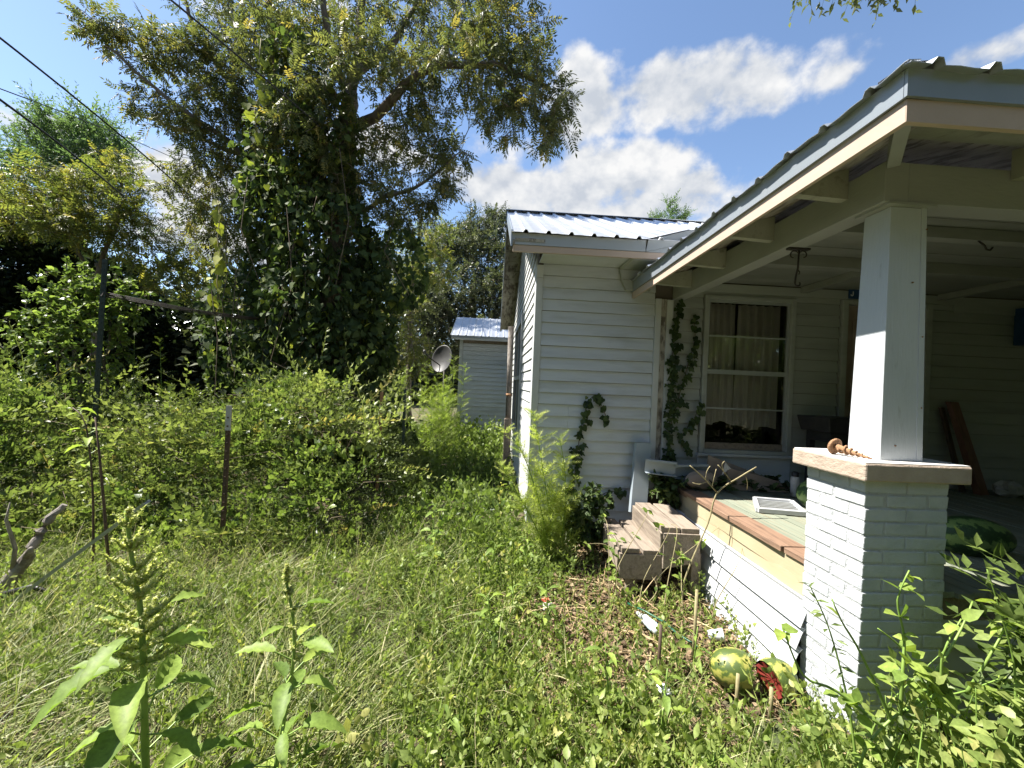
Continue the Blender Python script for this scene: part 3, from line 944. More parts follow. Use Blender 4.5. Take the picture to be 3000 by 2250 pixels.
TB, MBt, MTp = (2.628, 2.549), (2.708, 2.61), (2.806, 2.710)
PS = .27
pr = MB()
pz = lambda x_, y_: ev(y_, *MTp) - .008 + PS * max(0, min(x_ - ex(y_), y_ - EN))
ys = np.linspace(EN + .02, 3.55, 12)
for a, b_ in zip(ys[:-1], ys[1:]):
    q = [(ex(a) + .025, a), (ex(a) + (a - EN), a), (ex(b_) + (b_ - EN), b_), (ex(b_) + .025, b_)]
    lo_ = [(u, v, ev(v, *MTp) - .03 + PS * (u - ex(v))) for u, v in q]
    pr.hexa(lo_ + [(u, v, w + .018) for u, v, w in lo_])
xs = np.linspace(1.42, 10.9, 38)
for a, b_ in zip(xs[:-1], xs[1:]):
    f = lambda u: min(3.55, EN + (u - 1.40))
    zc = lambda v: MTp[0] - .03 + PS * (v - EN) - .081 * (v - EN) / 2.64
    q = [(a, EN + .025), (b_, EN + .025), (b_, f(b_)), (a, f(a))]
    lo_ = [(u, v, zc(v)) for u, v in q]
    pr.hexa(lo_ + [(u, v, w + .018) for u, v, w in lo_])
proof = pr.build('porch_roof', MT['soffit'], house)
nl = Vector((-PS, 0, 1)).normalized()
y = EN - .045
while y < 3.97:
    y1 = min(y + .62, 3.97)
    ribsheet(y, y1 + .015, lambda v: (ex(v) - .045, v, ev(v, *MTp) - .008 + .006 * math.sin(11 * v)),
             lambda v: (ex(v) + (max(.0, v - EN + .02) if v < 3.53 else .25), v, ev(v, *MTp) + .002 + PS * (max(.0, v - EN + .02) if v < 3.53 else .25)), nl, MT['metal'], proof, pitch=.205, rib=.017)
    y = y1
nfp = Vector((0, -PS, 1)).normalized()
x = 1.36
while x < 10.85:
    x1 = min(x + .82, 10.9)
    ribsheet(x, x1 + .015, lambda u: (u, EN - .05, MTp[0] - .008 + .008 * math.sin(7 * u)), lambda u: (u, min(3.55, EN + max(.0, u - 1.36)), MTp[0] + .004 + (PS - .0307) * (min(3.55, EN + max(.0, u - 1.36)) - EN)), nfp, MT['metal'], proof, pitch=.205, rib=.022)
    x = x1
hp = [(1.42, EN + .01, MTp[0] + .012), (2.4, 2.36, MTp[0] + .028 + PS * 1.0), (3.5, 3.5, MTp[0] + .02 + PS * 2.05)]
hc = MB()
for a, b_ in zip(hp[:-1], hp[1:]):
    a, b_ = Vector(a), Vector(b_)
    sd = Vector((.06, -.06, -.006))
    hc.add([a + sd, b_ + sd, b_ + Vector((0, 0, .03)), a + Vector((0, 0, .03)), b_ - Vector((.06, -.06, .006)), a - Vector((.06, -.06, .006))], [(0, 1, 2, 3), (3, 2, 4, 5)])
hc.build('hip_cap', MT['metal'], proof)
eave_strip(-.012, .0, MBt, MTp, 'metal_fascia', 'metaltrim', house)
eave_strip(.002, .022, TB, (MBt[0] - .001, MBt[1] - .001), 'tan_fascia_board', 'tan', house, EN + .003, 3.62)
eave_strip(.002, .022, TB, (MBt[0] - .001, MBt[1] - .001), 'bare_fascia_board', 'tan', house, 3.625, EF)
MB().box(1.388, 10.9, EN - .014, EN - .002, MBt[0], MTp[0]).build('metal_fascia', MT['metaltrim'], house)
MB().box(1.403, 10.9, EN, EN + .02, TB[0], MBt[0] - .001).build('tan_fascia_board', MT['tan'], house)
# open eave underneath: boards and rafter tails
for k in range(3):
    p = []
    for dz in (-.026, 0):
        for (yy, dx) in ((EN + .16, .03 + k * .115), (EN + .16, .03 + k * .115 + .108), (3.97, .03 + k * .115 + .108), (3.97, .03 + k * .115)):
            p.append((ex(yy) + dx, yy, ev(yy, *MTp) - .033 + PS * dx * .9 + dz - .002 * k))
    MB().hexa([p[0], p[1], p[2], p[3], p[4], p[5], p[6], p[7]]).build('eave_board', MT['soffit'], proof)
for k in range(3):
    y0 = EN + .03 + k * .125
    z0 = MTp[0] - .036 + PS * (k * .125)
    MB().hexa([(1.56 + k * .1, y0, z0 - .02), (10.85, y0, z0 - .02), (10.85, y0 + .118, z0), (1.56 + k * .1, y0 + .118, z0), (1.56 + k * .1, y0, z0), (10.85, y0, z0), (10.85, y0 + .118, z0 + .024), (1.56 + k * .1, y0 + .118, z0 + .024)]).build('eave_board', MT['rafter'], proof)
for y0 in (1.98, 2.52, 3.06, 3.60):
    x0 = ex(y0) + .024
    z = ev(y0, *MTp) - .062
    MB().hexa([(x0, y0, z - .05), (1.751, y0, z - .065), (1.751, y0 + .045, z - .065), (x0, y0 + .045, z - .05), (x0, y0, z), (1.751, y0, z + .09), (1.751, y0 + .045, z + .09), (x0, y0 + .045, z)]).build('rafter_tail', MT['rafter'], proof)
for x0 in (2.36, 2.95, 3.55, 4.15):
    z = MTp[0] - .062
    MB().hexa([(x0, EN + .022, z - .06), (x0 + .045, EN + .022, z - .06), (x0 + .045, 1.784, z - .05), (x0, 1.784, z - .05), (x0, EN + .022, z), (x0 + .045, EN + .022, z), (x0 + .045, 1.784, z + .09), (x0, 1.784, z + .09)]).build('rafter_tail', MT['rafter'], proof)
MB().bar((1.43, EN + .035, MTp[0] - .115), (1.755, 1.75, MTp[0] - .055), .045, .10).build('hip_rafter', MT['beam'], proof)
# porch ceiling: boards along the porch, with joists proud of them
for k in range(15):
    y0 = 1.905 + k * .139
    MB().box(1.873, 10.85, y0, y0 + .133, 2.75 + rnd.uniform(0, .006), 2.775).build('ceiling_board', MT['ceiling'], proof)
for y0, zz in ((2.42, 2.68), (3.05, 2.665)):
    MB().box(1.873, 10.85, y0, y0 + .07, zz, 2.7485).build('joist', MT['ceiling'], proof)
for x0 in (3.05, 4.5):
    MB().box(x0, x0 + .07, 3.125, 3.96, 2.69, 2.7485).build('joist', MT['ceiling'], proof)

# ---- small building behind
shed = empty('outbuilding', (0.3, 11, .1), 'small white lapboard outbuilding with a bright ribbed metal roof, behind the house', 'shed')
sw = MB().box(-.93, 1.6, 11.02, 13.4, .1, 2.84).build('wall', MT['room_lapshade'], shed)
for i in range(23):
    z0 = .2 + i * EXP
    lap_x(-.86, 1.6, z0, 11.02, MT['siding'], sw)
MB().box(-.955, -.865, 10.985, 11.06, .15, 2.82).build('corner_board', MT['trim'], shed)
for i in range(23):
    lap_y(11.065, 13.4, .2 + i * EXP, -.93, MT['siding'], sw)
MB().box(-.86, 1.6, 10.97, 11.0, 2.70, 2.80).build('frieze_board', MT['oldwood'], shed)
MB().box(-1.16, 1.8, 10.72, 10.75, 2.76, 2.81).build('fascia_board', MT['trim'], shed)
MB().box(-1.16, 1.8, 10.70, 10.718, 2.812, 2.875).build('metal_fascia', MT['metaltrim'], shed)
srf = MB().hexa([(-1.15, 10.75, 2.81), (1.8, 10.75, 2.81), (1.8, 12.2, 3.50), (-1.15, 12.2, 3.50), (-1.15, 10.75, 2.85), (1.8, 10.75, 2.85), (1.8, 12.2, 3.54), (-1.15, 12.2, 3.54)])
srf.hexa([(-1.15, 13.65, 2.81), (1.8, 13.65, 2.81), (1.8, 12.2, 3.50), (-1.15, 12.2, 3.50), (-1.15, 13.65, 2.85), (1.8, 13.65, 2.85), (1.8, 12.2, 3.54), (-1.15, 12.2, 3.54)])
srf = srf.build('roof', MT['oldwood'], shed)
for k in range(5):
    ribsheet(-1.18 + k * .6, -1.18 + k * .6 + .605, lambda u: (u, 10.68, 2.862), lambda u: (u, 12.2, 3.575), Vector((0, -.43, .9)), MT['metal'], srf, pitch=.2, rib=.02)

# ------------------------------------------------------------------ curtain inside the window
def curtain(x0, x1, z0, z1, y, seed, label):
    r = random.Random(seed)
    n, V, F = 60, [], []
    ph = [r.uniform(0, 6) for _ in range(4)]
    for i in range(n + 1):
        t = i / n
        for k in range(6):
            s = k / 5
            zz = z1 + (z0 + .02 * math.sin(9 * t + ph[3]) - z1) * s
            V.append((x0 + (x1 - x0) * t + .012 * s * math.sin(7 * t + ph[0]), y + .026 * math.sin(30 * t + ph[1] + .6 * s) + .012 * math.sin(61 * t + ph[2]), zz))
    for i in range(n):
        for k in range(5):
            F.append((i * 6 + k, i * 6 + k + 1, i * 6 + 6 + k + 1, i * 6 + 6 + k))
    MB().add(V, F, True).build('curtain', MT['curtain'], label=label, cat='curtain')


curtain(2.13, 2.46, 1.34, 2.57, 4.10, 1, 'beige curtain panel hanging beside the ivy, behind the porch window glass')
curtain(2.50, 2.93, 1.30, 2.57, 4.11, 2, 'wider beige curtain panel hanging nearer the door, behind the porch window glass')
MB().tube([(2.11, 4.115, 2.585), (2.98, 4.115, 2.585)], .009, 6).build('curtain_rod', MT['darkmetal'], label='thin dark rod holding the curtains inside the porch window', cat='curtain rod')

# ------------------------------------------------------------------ wooden steps
st = empty('wooden_steps', (1.3, 3.35, .1), 'weathered grey two-step wooden stair box beside the porch deck', 'steps')
def plank(a, b, w, h, nm, mat, par, upv=(0, 0, 1), bev=.004):
    return MB().bar(a, b, w, h, upv).build(nm, MT[mat], par, bevel=bev)
for x0, z0, ya, yb in ((1.085, .425, 3.05, 3.74), (1.245, .422, 3.03, 3.72), (1.385, .60, 2.98, 3.70), (1.535, .604, 2.965, 3.66)):
    plank((x0 + rnd.uniform(-.01, .01), ya + rnd.uniform(-.03, .03), z0 + rnd.uniform(-.008, .012)), (x0 + .03, yb + rnd.uniform(-.03, .02), z0 + rnd.uniform(-.01, .01)), .138, .036, 'tread', 'oldwood', st)
plank((1.02, 3.06, .335), (1.055, 3.74, .335), .03, .15, 'riser', 'oldwood', st)
plank((1.318, 3.0, .50), (1.345, 3.7, .50), .03, .155, 'riser', 'oldwood', st)
plank((1.01, 3.045, .31), (1.33, 3.025, .31), .034, .19, 'side_board', 'oldwood', st)
MB().hexa([(1.325, 2.99, .31), (1.60, 2.975, .37), (1.60, 3.01, .37), (1.325, 3.025, .31), (1.325, 2.99, .58), (1.60, 2.975, .58), (1.60, 3.01, .58), (1.325, 3.025, .58)]).build('side_board', MT['oldwood'], st, bevel=.004)
plank((1.06, 3.72, .33), (1.34, 3.72, .33), .034, .16, 'side_board', 'oldwood', st)
for x0, y0, z1 in ((1.56, 3.02, .42), (1.585, 3.62, .585), (1.11, 3.62, .28), (1.09, 3.09, .26)):
    MB().box(x0, x0 + .075, y0, y0 + .04, .04, z1).build('leg', MT['oldwood'], st, bevel=.004)

# ------------------------------------------------------------------ bent pieces of gutter metal against the wall
g = MB()
def gut(a, b, w, d, side):
    a, b, side = Vector(a), Vector(b), Vector(side).normalized()
    dr_ = (b - a).normalized()
    nrm_ = dr_.cross(side).normalized()
    pr_ = [(-w / 2, d), (-w / 2 - .006, d), (-w / 2, 0), (w / 2, 0), (w / 2, d * .8), (w / 2 - .02, d * .85)]
    V = [a + side * u + nrm_ * v for u, v in pr_] + [b + side * u + nrm_ * v for u, v in pr_]
    k = len(pr_)
    m_ = MB().add(V, [(i, i + 1, k + i + 1, k + i) for i in range(k - 1)])
    return m_
o = gut((1.405, 3.74, .50), (1.475, 3.86, 1.135), .15, .045, (1, 0, 0)).build('gutter_piece', MT['gutter'], label='pale blue gutter length leaning upright on the wall behind the steps', cat='gutter')
o.modifiers.new('thickness', 'SOLIDIFY').thickness = .003
o = gut((1.44, 3.72, .95), (1.72, 3.70, .93), .125, .05, (0, 0, 1)).build('gutter_piece', MT['gutter'], label='short bent gutter length lying level across the upright one', cat='gutter')
o.modifiers.new('thickness', 'SOLIDIFY').thickness = .003
o = gut((1.70, 3.72, .905), (2.04, 3.76, .915), .12, .05, (0, 0, 1)).build('gutter_piece', MT['gutter'], label='greyer gutter length lying on the deck end among the ivy', cat='gutter')
o.modifiers.new('thickness', 'SOLIDIFY').thickness = .003

# ------------------------------------------------------------------ watermelons
def melonmat(name, a, b_, c, scale=5):
    m, nt, out = newmat(name)
    t = nt.nodes.new('ShaderNodeTexCoord')
    s_ = nd(nt, 'ShaderNodeSeparateXYZ', Vector=t.outputs['Object'])
    an = nd(nt, 'ShaderNodeMath', operation='ARCTAN2')
    nt.links.new(s_.outputs[1], an.inputs[0]); nt.links.new(s_.outputs[2], an.inputs[1])
    n_ = nd(nt, 'ShaderNodeTexNoise', Vector=t.outputs['Object'], Scale=34.0, Detail=7.0)
    ad = nd(nt, 'ShaderNodeMath', operation='MULTIPLY_ADD', i1=5.5, i2=0.0); nt.links.new(an.outputs[0], ad.inputs[0])
    a2 = nd(nt, 'ShaderNodeMath', operation='MULTIPLY_ADD', i1=9.0); nt.links.new(n_.outputs[0], a2.inputs[0]); nt.links.new(ad.outputs[0], a2.inputs[2])
    si = nd(nt, 'ShaderNodeMath', operation='SINE'); nt.links.new(a2.outputs[0], si.inputs[0])
    mr = nd(nt, 'ShaderNodeMapRange', Value=si.outputs[0], From_Min=-1.0, From_Max=1.0)
    cc_ = ramp(nt, mr.outputs[0], [(.2, a), (.55, b_), (.8, c)])
    bb = nd(nt, 'ShaderNodeBsdfPrincipled', Base_Color=cc_, Roughness=.5)
    nt.links.new(bb.outputs[0], out.inputs[0])
    return m
MT['melon'] = melonmat('watermelon_rind', (.02, .05, .015), (.05, .11, .03), (.16, .24, .07))
MT['melonyellow'] = melonmat('yellowed_melon_rind', (.055, .085, .018), (.17, .19, .03), (.27, .26, .06))
MT['flesh'] = surf('melon_flesh', [(.10, .012, .01), (.19, .035, .025)], .4, (40, 40, 40), 5)

def melon(loc, L_, r_, rot, mat, cut=None, name='watermelon', **kw):
    m_ = MB()
    n, k = 18, 24
    V, F = [], []
    for i in range(n + 1):
        a = math.pi * i / n
        u = -math.cos(a) * L_ / 2
        if cut is not None and u > cut:
            u = cut
        rr = r_ * max(0, 1 - (2 * u / L_) ** 2) ** .5 if i not in (0,) else 0
        for j in range(k):
            b_ = 2 * math.pi * j / k
            V.append((u, rr * math.cos(b_), rr * math.sin(b_)))
        if cut is not None and u >= cut:
            n = i
            break
    for i in range(n):
        for j in range(k):
            F.append((i * k + j, i * k + (j + 1) % k, i * k + k + (j + 1) % k, i * k + k + j))
    m_.add(V, F, True)
    o = bpy.data.objects.new(name, m_.mesh(name, mat))
    COL.objects.link(o)
    o.location = loc
    o.rotation_euler = rot
    return tag(o, **kw), (V[-k:] if cut is not None else None)


melon((2.60, 3.10, .87), .30, .125, (0, .05, 1.9), MT['melon'], label='striped green watermelon on the sunny deck, half hidden behind the brick pier', cat='watermelon')
melon((2.86, 2.28, .865), .40, .115, (0, 0, -.30), MT['melon'], label='long dark green watermelon in the shade on the deck, on the column\'s shaded side', cat='watermelon')
melon((1.93, 3.62, .85), .30, .085, (0, 0, .1), MT['card'], name='gourd', label='brown rotten gourd lying at the back of the deck beside the gutter metal', cat='gourd')
bm = empty('broken_watermelon', (1.45, 2.07, .1), 'split yellow-green watermelon showing red flesh on the ground by the white skirting', 'watermelon')
for (loc, L_, r_, rot, cut) in (((1.35, 2.11, .18), .25, .10, (0, 0, -.25), .06), ((1.535, 2.06, .168), .23, .092, (0.2, .15, -3.0), .035)):
    o, ring = melon(loc, L_, r_, rot, MT['melonyellow'], cut, name='rind')
    adopt(o, bm)
    k = len(ring)
    rr = random.Random(3)
    fl = MB().add([(ring[0][0] - .02, 0, 0)] + [(q[0] - .004 + rr.uniform(-.012, .012), q[1] * .93, q[2] * .93) for q in ring], [(0, j + 1, (j + 1) % k + 1) for j in range(k)])
    f_ = bpy.data.objects.new('flesh', fl.mesh('flesh', MT['flesh']))
    COL.objects.link(f_)
    f_.location, f_.rotation_euler = loc, rot
    adopt(f_, bm)

# ------------------------------------------------------------------ things on the deck
v = empty('vent_grille', (2.2, 3.05, .765), 'white louvred metal vent frame lying on the sunny deck boards', 'vent')
VA, VB, VC, VD = Vector((2.02, 2.96, .785)), Vector((2.20, 3.27, .785)), Vector((2.47, 3.21, .785)), Vector((2.34, 2.90, .785))
for a, b_ in ((VA, VB), (VB, VC), (VC, VD), (VD, VA)):
    MB().bar(a, b_, .03, .034).build('frame', MT['vinyl'], v, bevel=.003)
for i in range(1, 8):
    t = i / 8
    MB().bar(VA.lerp(VB, t) + Vector((.01, 0, .0)), VD.lerp(VC, t), .028, .004, (0, .5, 1)).build('slat', MT['vinyl'], v)
# cardboard trough and box
cbx = empty('cardboard_tray', (2.35, 3.75, .765), 'collapsed brown cardboard tray slumped under the porch window', 'cardboard')
MB().hexa([(2.10, 3.82, .77), (2.80, 3.70, .77), (2.80, 3.90, .77), (2.12, 3.92, .77), (2.08, 3.80, 1.05), (2.82, 3.66, .80), (2.82, 3.68, .80), (2.09, 3.82, 1.05)]).build('side', MT['card'], cbx)
MB().hexa([(2.16, 3.62, .768), (2.72, 3.58, .768), (2.74, 3.60, .768), (2.17, 3.64, .768), (2.20, 3.66, .96), (2.66, 3.62, .86), (2.67, 3.64, .86), (2.21, 3.68, .96)]).build('flap', MT['card'], cbx)
MB().hexa([(2.105, 3.60, .90), (2.155, 3.59, .955), (2.16, 3.60, .955), (2.11, 3.61, .90), (2.135, 3.60, 1.02), (2.185, 3.595, .965), (2.19, 3.60, .965), (2.14, 3.61, 1.02)]).build('paper_scrap', MT['paper'], cbx)
can = empty('spray_can', (2.68, 3.45, .765), 'white spray can with a dark cap standing among the ivy on the deck', 'can')
MB().lathe([(0, .77), (.032, .77), (.034, .78), (.034, .93), (.026, .945), (0, .945)], 16, Matrix.Translation((2.68, 3.45, 0))).build('body', MT['paper'], can)
MB().lathe([(.028, .9455), (.028, .975), (.018, .985), (0, .985)], 16, Matrix.Translation((2.68, 3.45, 0))).build('lid', MT['blackpaint'], can)
stl = empty('wooden_stool', (3.25, 3.65, .765), 'low black-painted wooden stool beside the front door', 'stool')
MB().hexa([(3.02, 3.50, 1.33), (3.52, 3.50, 1.33), (3.52, 3.85, 1.33), (3.02, 3.85, 1.33), (2.99, 3.48, 1.47), (3.55, 3.48, 1.47), (3.55, 3.87, 1.47), (2.99, 3.87, 1.47)]).build('seat', MT['blackpaint'], stl, bevel=.01)
MB().box(3.06, 3.48, 3.53, 3.82, 1.24, 1.328).build('apron', MT['blackpaint'], stl)
for x0, y0 in ((3.06, 3.53), (3.43, 3.53), (3.06, 3.77), (3.43, 3.77)):
    MB().box(x0, x0 + .05, y0, y0 + .05, .766, 1.239).build('leg', MT['blackpaint'], stl)
MB().hexa([(4.76, 3.72, .766), (4.87, 3.74, .766), (4.86, 3.80, .766), (4.75, 3.78, .766), (4.62, 3.90, 1.66), (4.73, 3.92, 1.66), (4.72, 3.962, 1.66), (4.61, 3.945, 1.66)]).build('plank', MT['redplank'], bevel=.004, label='reddish-brown plank leaning on the porch wall, the broader one in front', cat='plank')
MB().hexa([(4.69, 3.82, .766), (4.74, 3.83, .766), (4.735, 3.86, .766), (4.685, 3.85, .766), (4.565, 3.94, 1.60), (4.612, 3.945, 1.60), (4.607, 3.968, 1.60), (4.56, 3.965, 1.60)]).build('plank', MT['postbrown'], bevel=.003, label='narrow dark plank leaning on the porch wall behind the reddish one', cat='plank')


def lump(loc, r_, sq, seed, name, mat, **kw):
    rr = np.random.default_rng(seed)
    n, k = 9, 14
    V, F = [], []
    ph = rr.uniform(0, 6, 6)
    for i in range(n + 1):
        a = math.pi * i / n
        for j in range(k):
            b_ = 2 * math.pi * j / k
            q = r_ * (1 + .16 * math.sin(3 * b_ + ph[0] + 2 * a) + .12 * math.sin(5 * b_ + ph[1] - 3 * a) + .08 * math.sin(7 * a + ph[2]))
            V.append((loc[0] + q * math.sin(a) * math.cos(b_) * sq[0], loc[1] + q * math.sin(a) * math.sin(b_) * sq[1], loc[2] + q * math.cos(a) * sq[2]))
    for i in range(n):
        for j in range(k):
            F.append((i * k + j, i * k + k + j, i * k + k + (j + 1) % k, i * k + (j + 1) % k))
    return MB().add(V, F).build(name, mat, **kw)


lump((5.03, 3.72, .835), .09, (1.5, .9, .8), 4, 'plastic_bag', MT['paper'], label='crumpled pale plastic bag on the deck just beyond the leaning planks', cat='bag')
lump((5.42, 3.66, .83), .09, (1.6, .8, .75), 9, 'plastic_bag', MT['card'], label='crumpled brownish bag on the deck, farthest from the leaning planks', cat='bag')
lump((5.22, 3.75, .81), .06, (1.3, .9, .75), 12, 'plastic_bag', MT['paper'], label='smallest pale bag, lying between the two larger bags on the deck', cat='bag')
MB().hexa([(2.74, 1.95, .7645), (2.90, 1.87, .7645), (2.92, 1.89, .7645), (2.77, 1.975, .7645), (2.74, 1.95, .772), (2.90, 1.87, .772), (2.92, 1.89, .772), (2.77, 1.975, .772)]).build('wood_scrap', MT['paper'], label='pale splintered scrap lying in front of the shaded watermelon', cat='scrap')
MB().hexa([(3.55, 2.38, .7645), (3.85, 2.25, .7645), (3.86, 2.27, .7645), (3.57, 2.41, .7645), (3.55, 2.38, .772), (3.85, 2.25, .772), (3.86, 2.27, .772), (3.57, 2.41, .772)]).build('wood_scrap', MT['paper'], label='pale splinter on the dark deck beyond the shaded watermelon', cat='scrap')
bx = empty('blue_box', (5.5, 3.93, 2.3), 'dark blue box fixed high on the shaded porch wall at the picture edge', 'box')
MB().box(5.36, 5.75, 3.86, 3.976, 2.27, 2.65).build('body', MT['blue'], bx, bevel=.006)
MB().box(5.38, 5.73, 3.852, 3.8595, 2.30, 2.50).build('face_plate', MT['blackpaint'], bx)
# small blue sign over the door
sg_ = empty('blue_sign', (3.7, 3.96, 2.66), 'small blue sign over the front door, cut off by the column', 'sign')
MB().box(3.555, 3.82, 3.952, 3.964, 2.662, 2.752).build('plate', MT['blue'], sg_)
jm = MB()
jp = [(.030, .045), (.040, .045), (.040, .012), (.034, .003), (.024, .0), (.013, .003), (.008, .012), (.008, .016), (.018, .016), (.018, .013), (.024, .010), (.030, .014)]
jm.add([(3.558 + a_, 3.9505, 2.684 + b_ * 1.1) for a_, b_ in jp], [(0, 2, 1), (0, 11, 2), (11, 3, 2), (11, 4, 3), (11, 10, 4), (10, 5, 4), (10, 9, 5), (9, 6, 5), (9, 7, 6), (9, 8, 7)][::1])
jm.build('lettering', MT['signwhite'], sg_)

# rusty auger screw on the pier cap
au = empty('rusty_auger', (1.75, 1.9, 1.37), 'rusty screw anchor with a round head, lying on the pier cap against the column', 'auger')
A0, A1 = Vector((1.722, 1.985, 1.408)), Vector((1.722, 1.800, 1.382))
A0, A1 = Vector((1.700, 1.935, 1.410)), Vector((1.735, 1.775, 1.379))
ad_ = (A1 - A0).normalized()
rotm = Matrix.Translation(A0) @ ad_.to_track_quat('Z', 'Y').to_matrix().to_4x4()
MB().lathe([(0, -.012), (.034, -.012), (.040, -.004), (.040, .003), (.034, .006), (.026, .001), (.014, .004), (.012, .02)], 24, rotm).build('head', MT['rust'], au)
pts, rad = [], []
LA = (A1 - A0).length
for i in range(13):
    t = i / 12
    pts.append(A0 + ad_ * (LA * t)); rad.append(.013 * (1 - t) + .004)
MB().tube(pts, rad, 10).build('shaft', MT['rust'], au)
x_ = ad_.cross(Vector((0, 0, 1))).normalized(); y_ = ad_.cross(x_)
hp_, hr_ = [], []
for i in range(72):
    t = i / 71
    a = t * 2 * math.pi * 5
    rr_ = .016 * (1 - t) + .005
    hp_.append(A0 + ad_ * (LA * (.18 + .75 * t)) + (x_ * math.cos(a) + y_ * math.sin(a)) * rr_); hr_.append(.0055 * (1 - .6 * t))
MB().tube(hp_, hr_, 5).build('thread', MT['rust'], au)

# wrought iron scroll hook under the side beam
sc = empty('scroll_hook', (1.81, 2.42, 2.56), 'black wrought iron scroll bracket hanging under the side beam of the porch', 'hook')
def curl(cx, cz, r0, a0, a1, n=16, y=2.42, tw=1.0):
    return [(cx + (r0 * (1 - .55 * i / n)) * math.cos(a0 + (a1 - a0) * i / n), y, cz + (r0 * (1 - .55 * i / n)) * math.sin(a0 + (a1 - a0) * i / n)) for i in range(n + 1)]
X0 = 1.83
MB().box(X0 - .06, X0 + .075, 2.405, 2.435, 2.549, 2.5605).build('mount', MT['darkmetal'], sc)
MB().tube([(X0 + .012, 2.42, 2.55), (X0 + .01, 2.42, 2.44), (X0 - .002, 2.42, 2.38), (X0 - .005, 2.42, 2.345)], .0055, 6).build('stem', MT['darkmetal'], sc)
MB().tube(curl(X0 - .02, 2.515, .032, R(30), R(260)), .004, 6).build('scroll', MT['darkmetal'], sc)
MB().tube(curl(X0 + .042, 2.52, .03, R(170), R(-80)), .004, 6).build('scroll', MT['darkmetal'], sc)
MB().tube(curl(X0 + .016, 2.345, .021, R(180), R(400)), .0045, 6).build('hook_end', MT['darkmetal'], sc)
MB().tube([(X0 + .006, 2.42, 2.43), (X0 + .022, 2.42, 2.415), (X0 + .018, 2.42, 2.40)], .004, 6).build('scroll', MT['darkmetal'], sc)
hk = MB().tube([(3.02, 2.44, 2.69), (3.02, 2.42, 2.665), (3.02, 2.40, 2.64), (3.035, 2.40, 2.615), (3.06, 2.40, 2.612), (3.075, 2.40, 2.63)], .0055, 6)
hk.build('cup_hook', MT['darkmetal'], label='small dark cup hook screwed into a porch ceiling joist', cat='hook')

# ------------------------------------------------------------------ litter on the ground
bt = empty('plastic_bottle', (1.07, 2.58, .1), 'clear plastic water bottle with a blue label lying in the straw', 'bottle')
ba, bb_ = Vector((1.045, 2.70, .135)), Vector((1.105, 2.50, .135))
rb = Matrix.Translation(ba) @ (bb_ - ba).to_track_quat('Z', 'Y').to_matrix().to_4x4()
MB().lathe([(0, -.012), (.013, -.012), (.013, .01), (.016, .02), (.031, .06), (.032, .07), (.030, .09), (.032, .10), (.030, .12), (.032, .185), (.029, .205), (0, .207)], 18, rb).build('body', MT['plastic'], bt)
MB().lathe([(.0327, .125), (.0330, .13), (.0330, .165), (.0327, .17)], 18, rb).build('label_band', MT['label'], bt)
cp = empty('plastic_cup', (1.42, 2.44, .12), 'crushed clear plastic cup beside the broken watermelon and the skirting', 'cup')
rc_ = Matrix.Translation((1.40, 2.47, .14)) @ Matrix.Rotation(R(75), 4, 'Y') @ Matrix.Rotation(R(20), 4, 'X')
MB().lathe([(0, 0), (.026, 0), (.03, .02), (.029, .035), (.036, .085), (.038, .09), (.034, .088), (.025, .01)], 14, rc_).build('body', MT['plastic'], cp)
lump((.44, 2.78, .13), .035, (1.1, .8, .8), 21, 'trash_wrapper', MT['paper'], label='crumpled white wrapper lying in the weeds before the steps', cat='trash')
lump((.425, 2.80, .165), .022, (1.2, .8, .7), 22, 'bottle_cap', MT['redplastic'], label='red plastic lid resting on the crumpled white wrapper', cat='lid')
lump((.93, 2.02, .13), .035, (.9, 1.2, .6), 23, 'trash_wrapper', MT['plastic'], label='clear film wrapper caught in the weeds nearest the camera side of the bottle', cat='trash')
hosep = [(1.02, 2.85, .125), (1.12, 2.75, .12), (1.2, 2.62, .12), (1.22, 2.50, .125), (1.30, 2.38, .12), (1.36, 2.28, .12), (1.40, 2.22, .125)]
MB().tube(hosep, .007, 8).build('garden_hose', MT['hose'], label='short run of green garden hose winding through the straw by the skirting', cat='hose')
MB().tube([(1.50, 1.62, .13), (1.62, 1.58, .12), (1.75, 1.60, .125), (1.9, 1.62, .12)], .011, 8).build('garden_hose', MT['hose'], label='green garden hose end showing at the foot of the brick pier', cat='hose')

# ------------------------------------------------------------------ posts, pipe, dish, wires
def tpost(loc, h, lean, mat, tip=None, label='', w=.038):
    o = empty('fence_post', loc, label, 'post', None)
    b0, t0 = Vector(loc), Vector(loc) + Vector((lean[0], lean[1], h))
    MB().bar(b0, t0, w, .006, (0, 1, 0)).build('flange', MT[mat], o)
    MB().bar(b0 + Vector((0, .018, 0)), t0 + Vector((0, .018, 0)), .008, .030, (0, 1, 0)).build('web', MT[mat], o)
    if tip:
        a = b0.lerp(t0, 1 - tip / h)
        MB().bar(a - Vector((0, .004, 0)), t0 + (t0 - b0).normalized() * .003 - Vector((0, .004, 0)), w + .004, .008, (0, 1, 0)).build('tip', MT['paper'], o)
    for k in range(int(h / .07)):
        q = b0.lerp(t0, (k + .5) * .07 / h)
        MB().box(q.x - .007, q.x + .007, q.y - .010, q.y - .0035, q.z - .006, q.z + .006).build('stud', MT[mat], o)
    return o


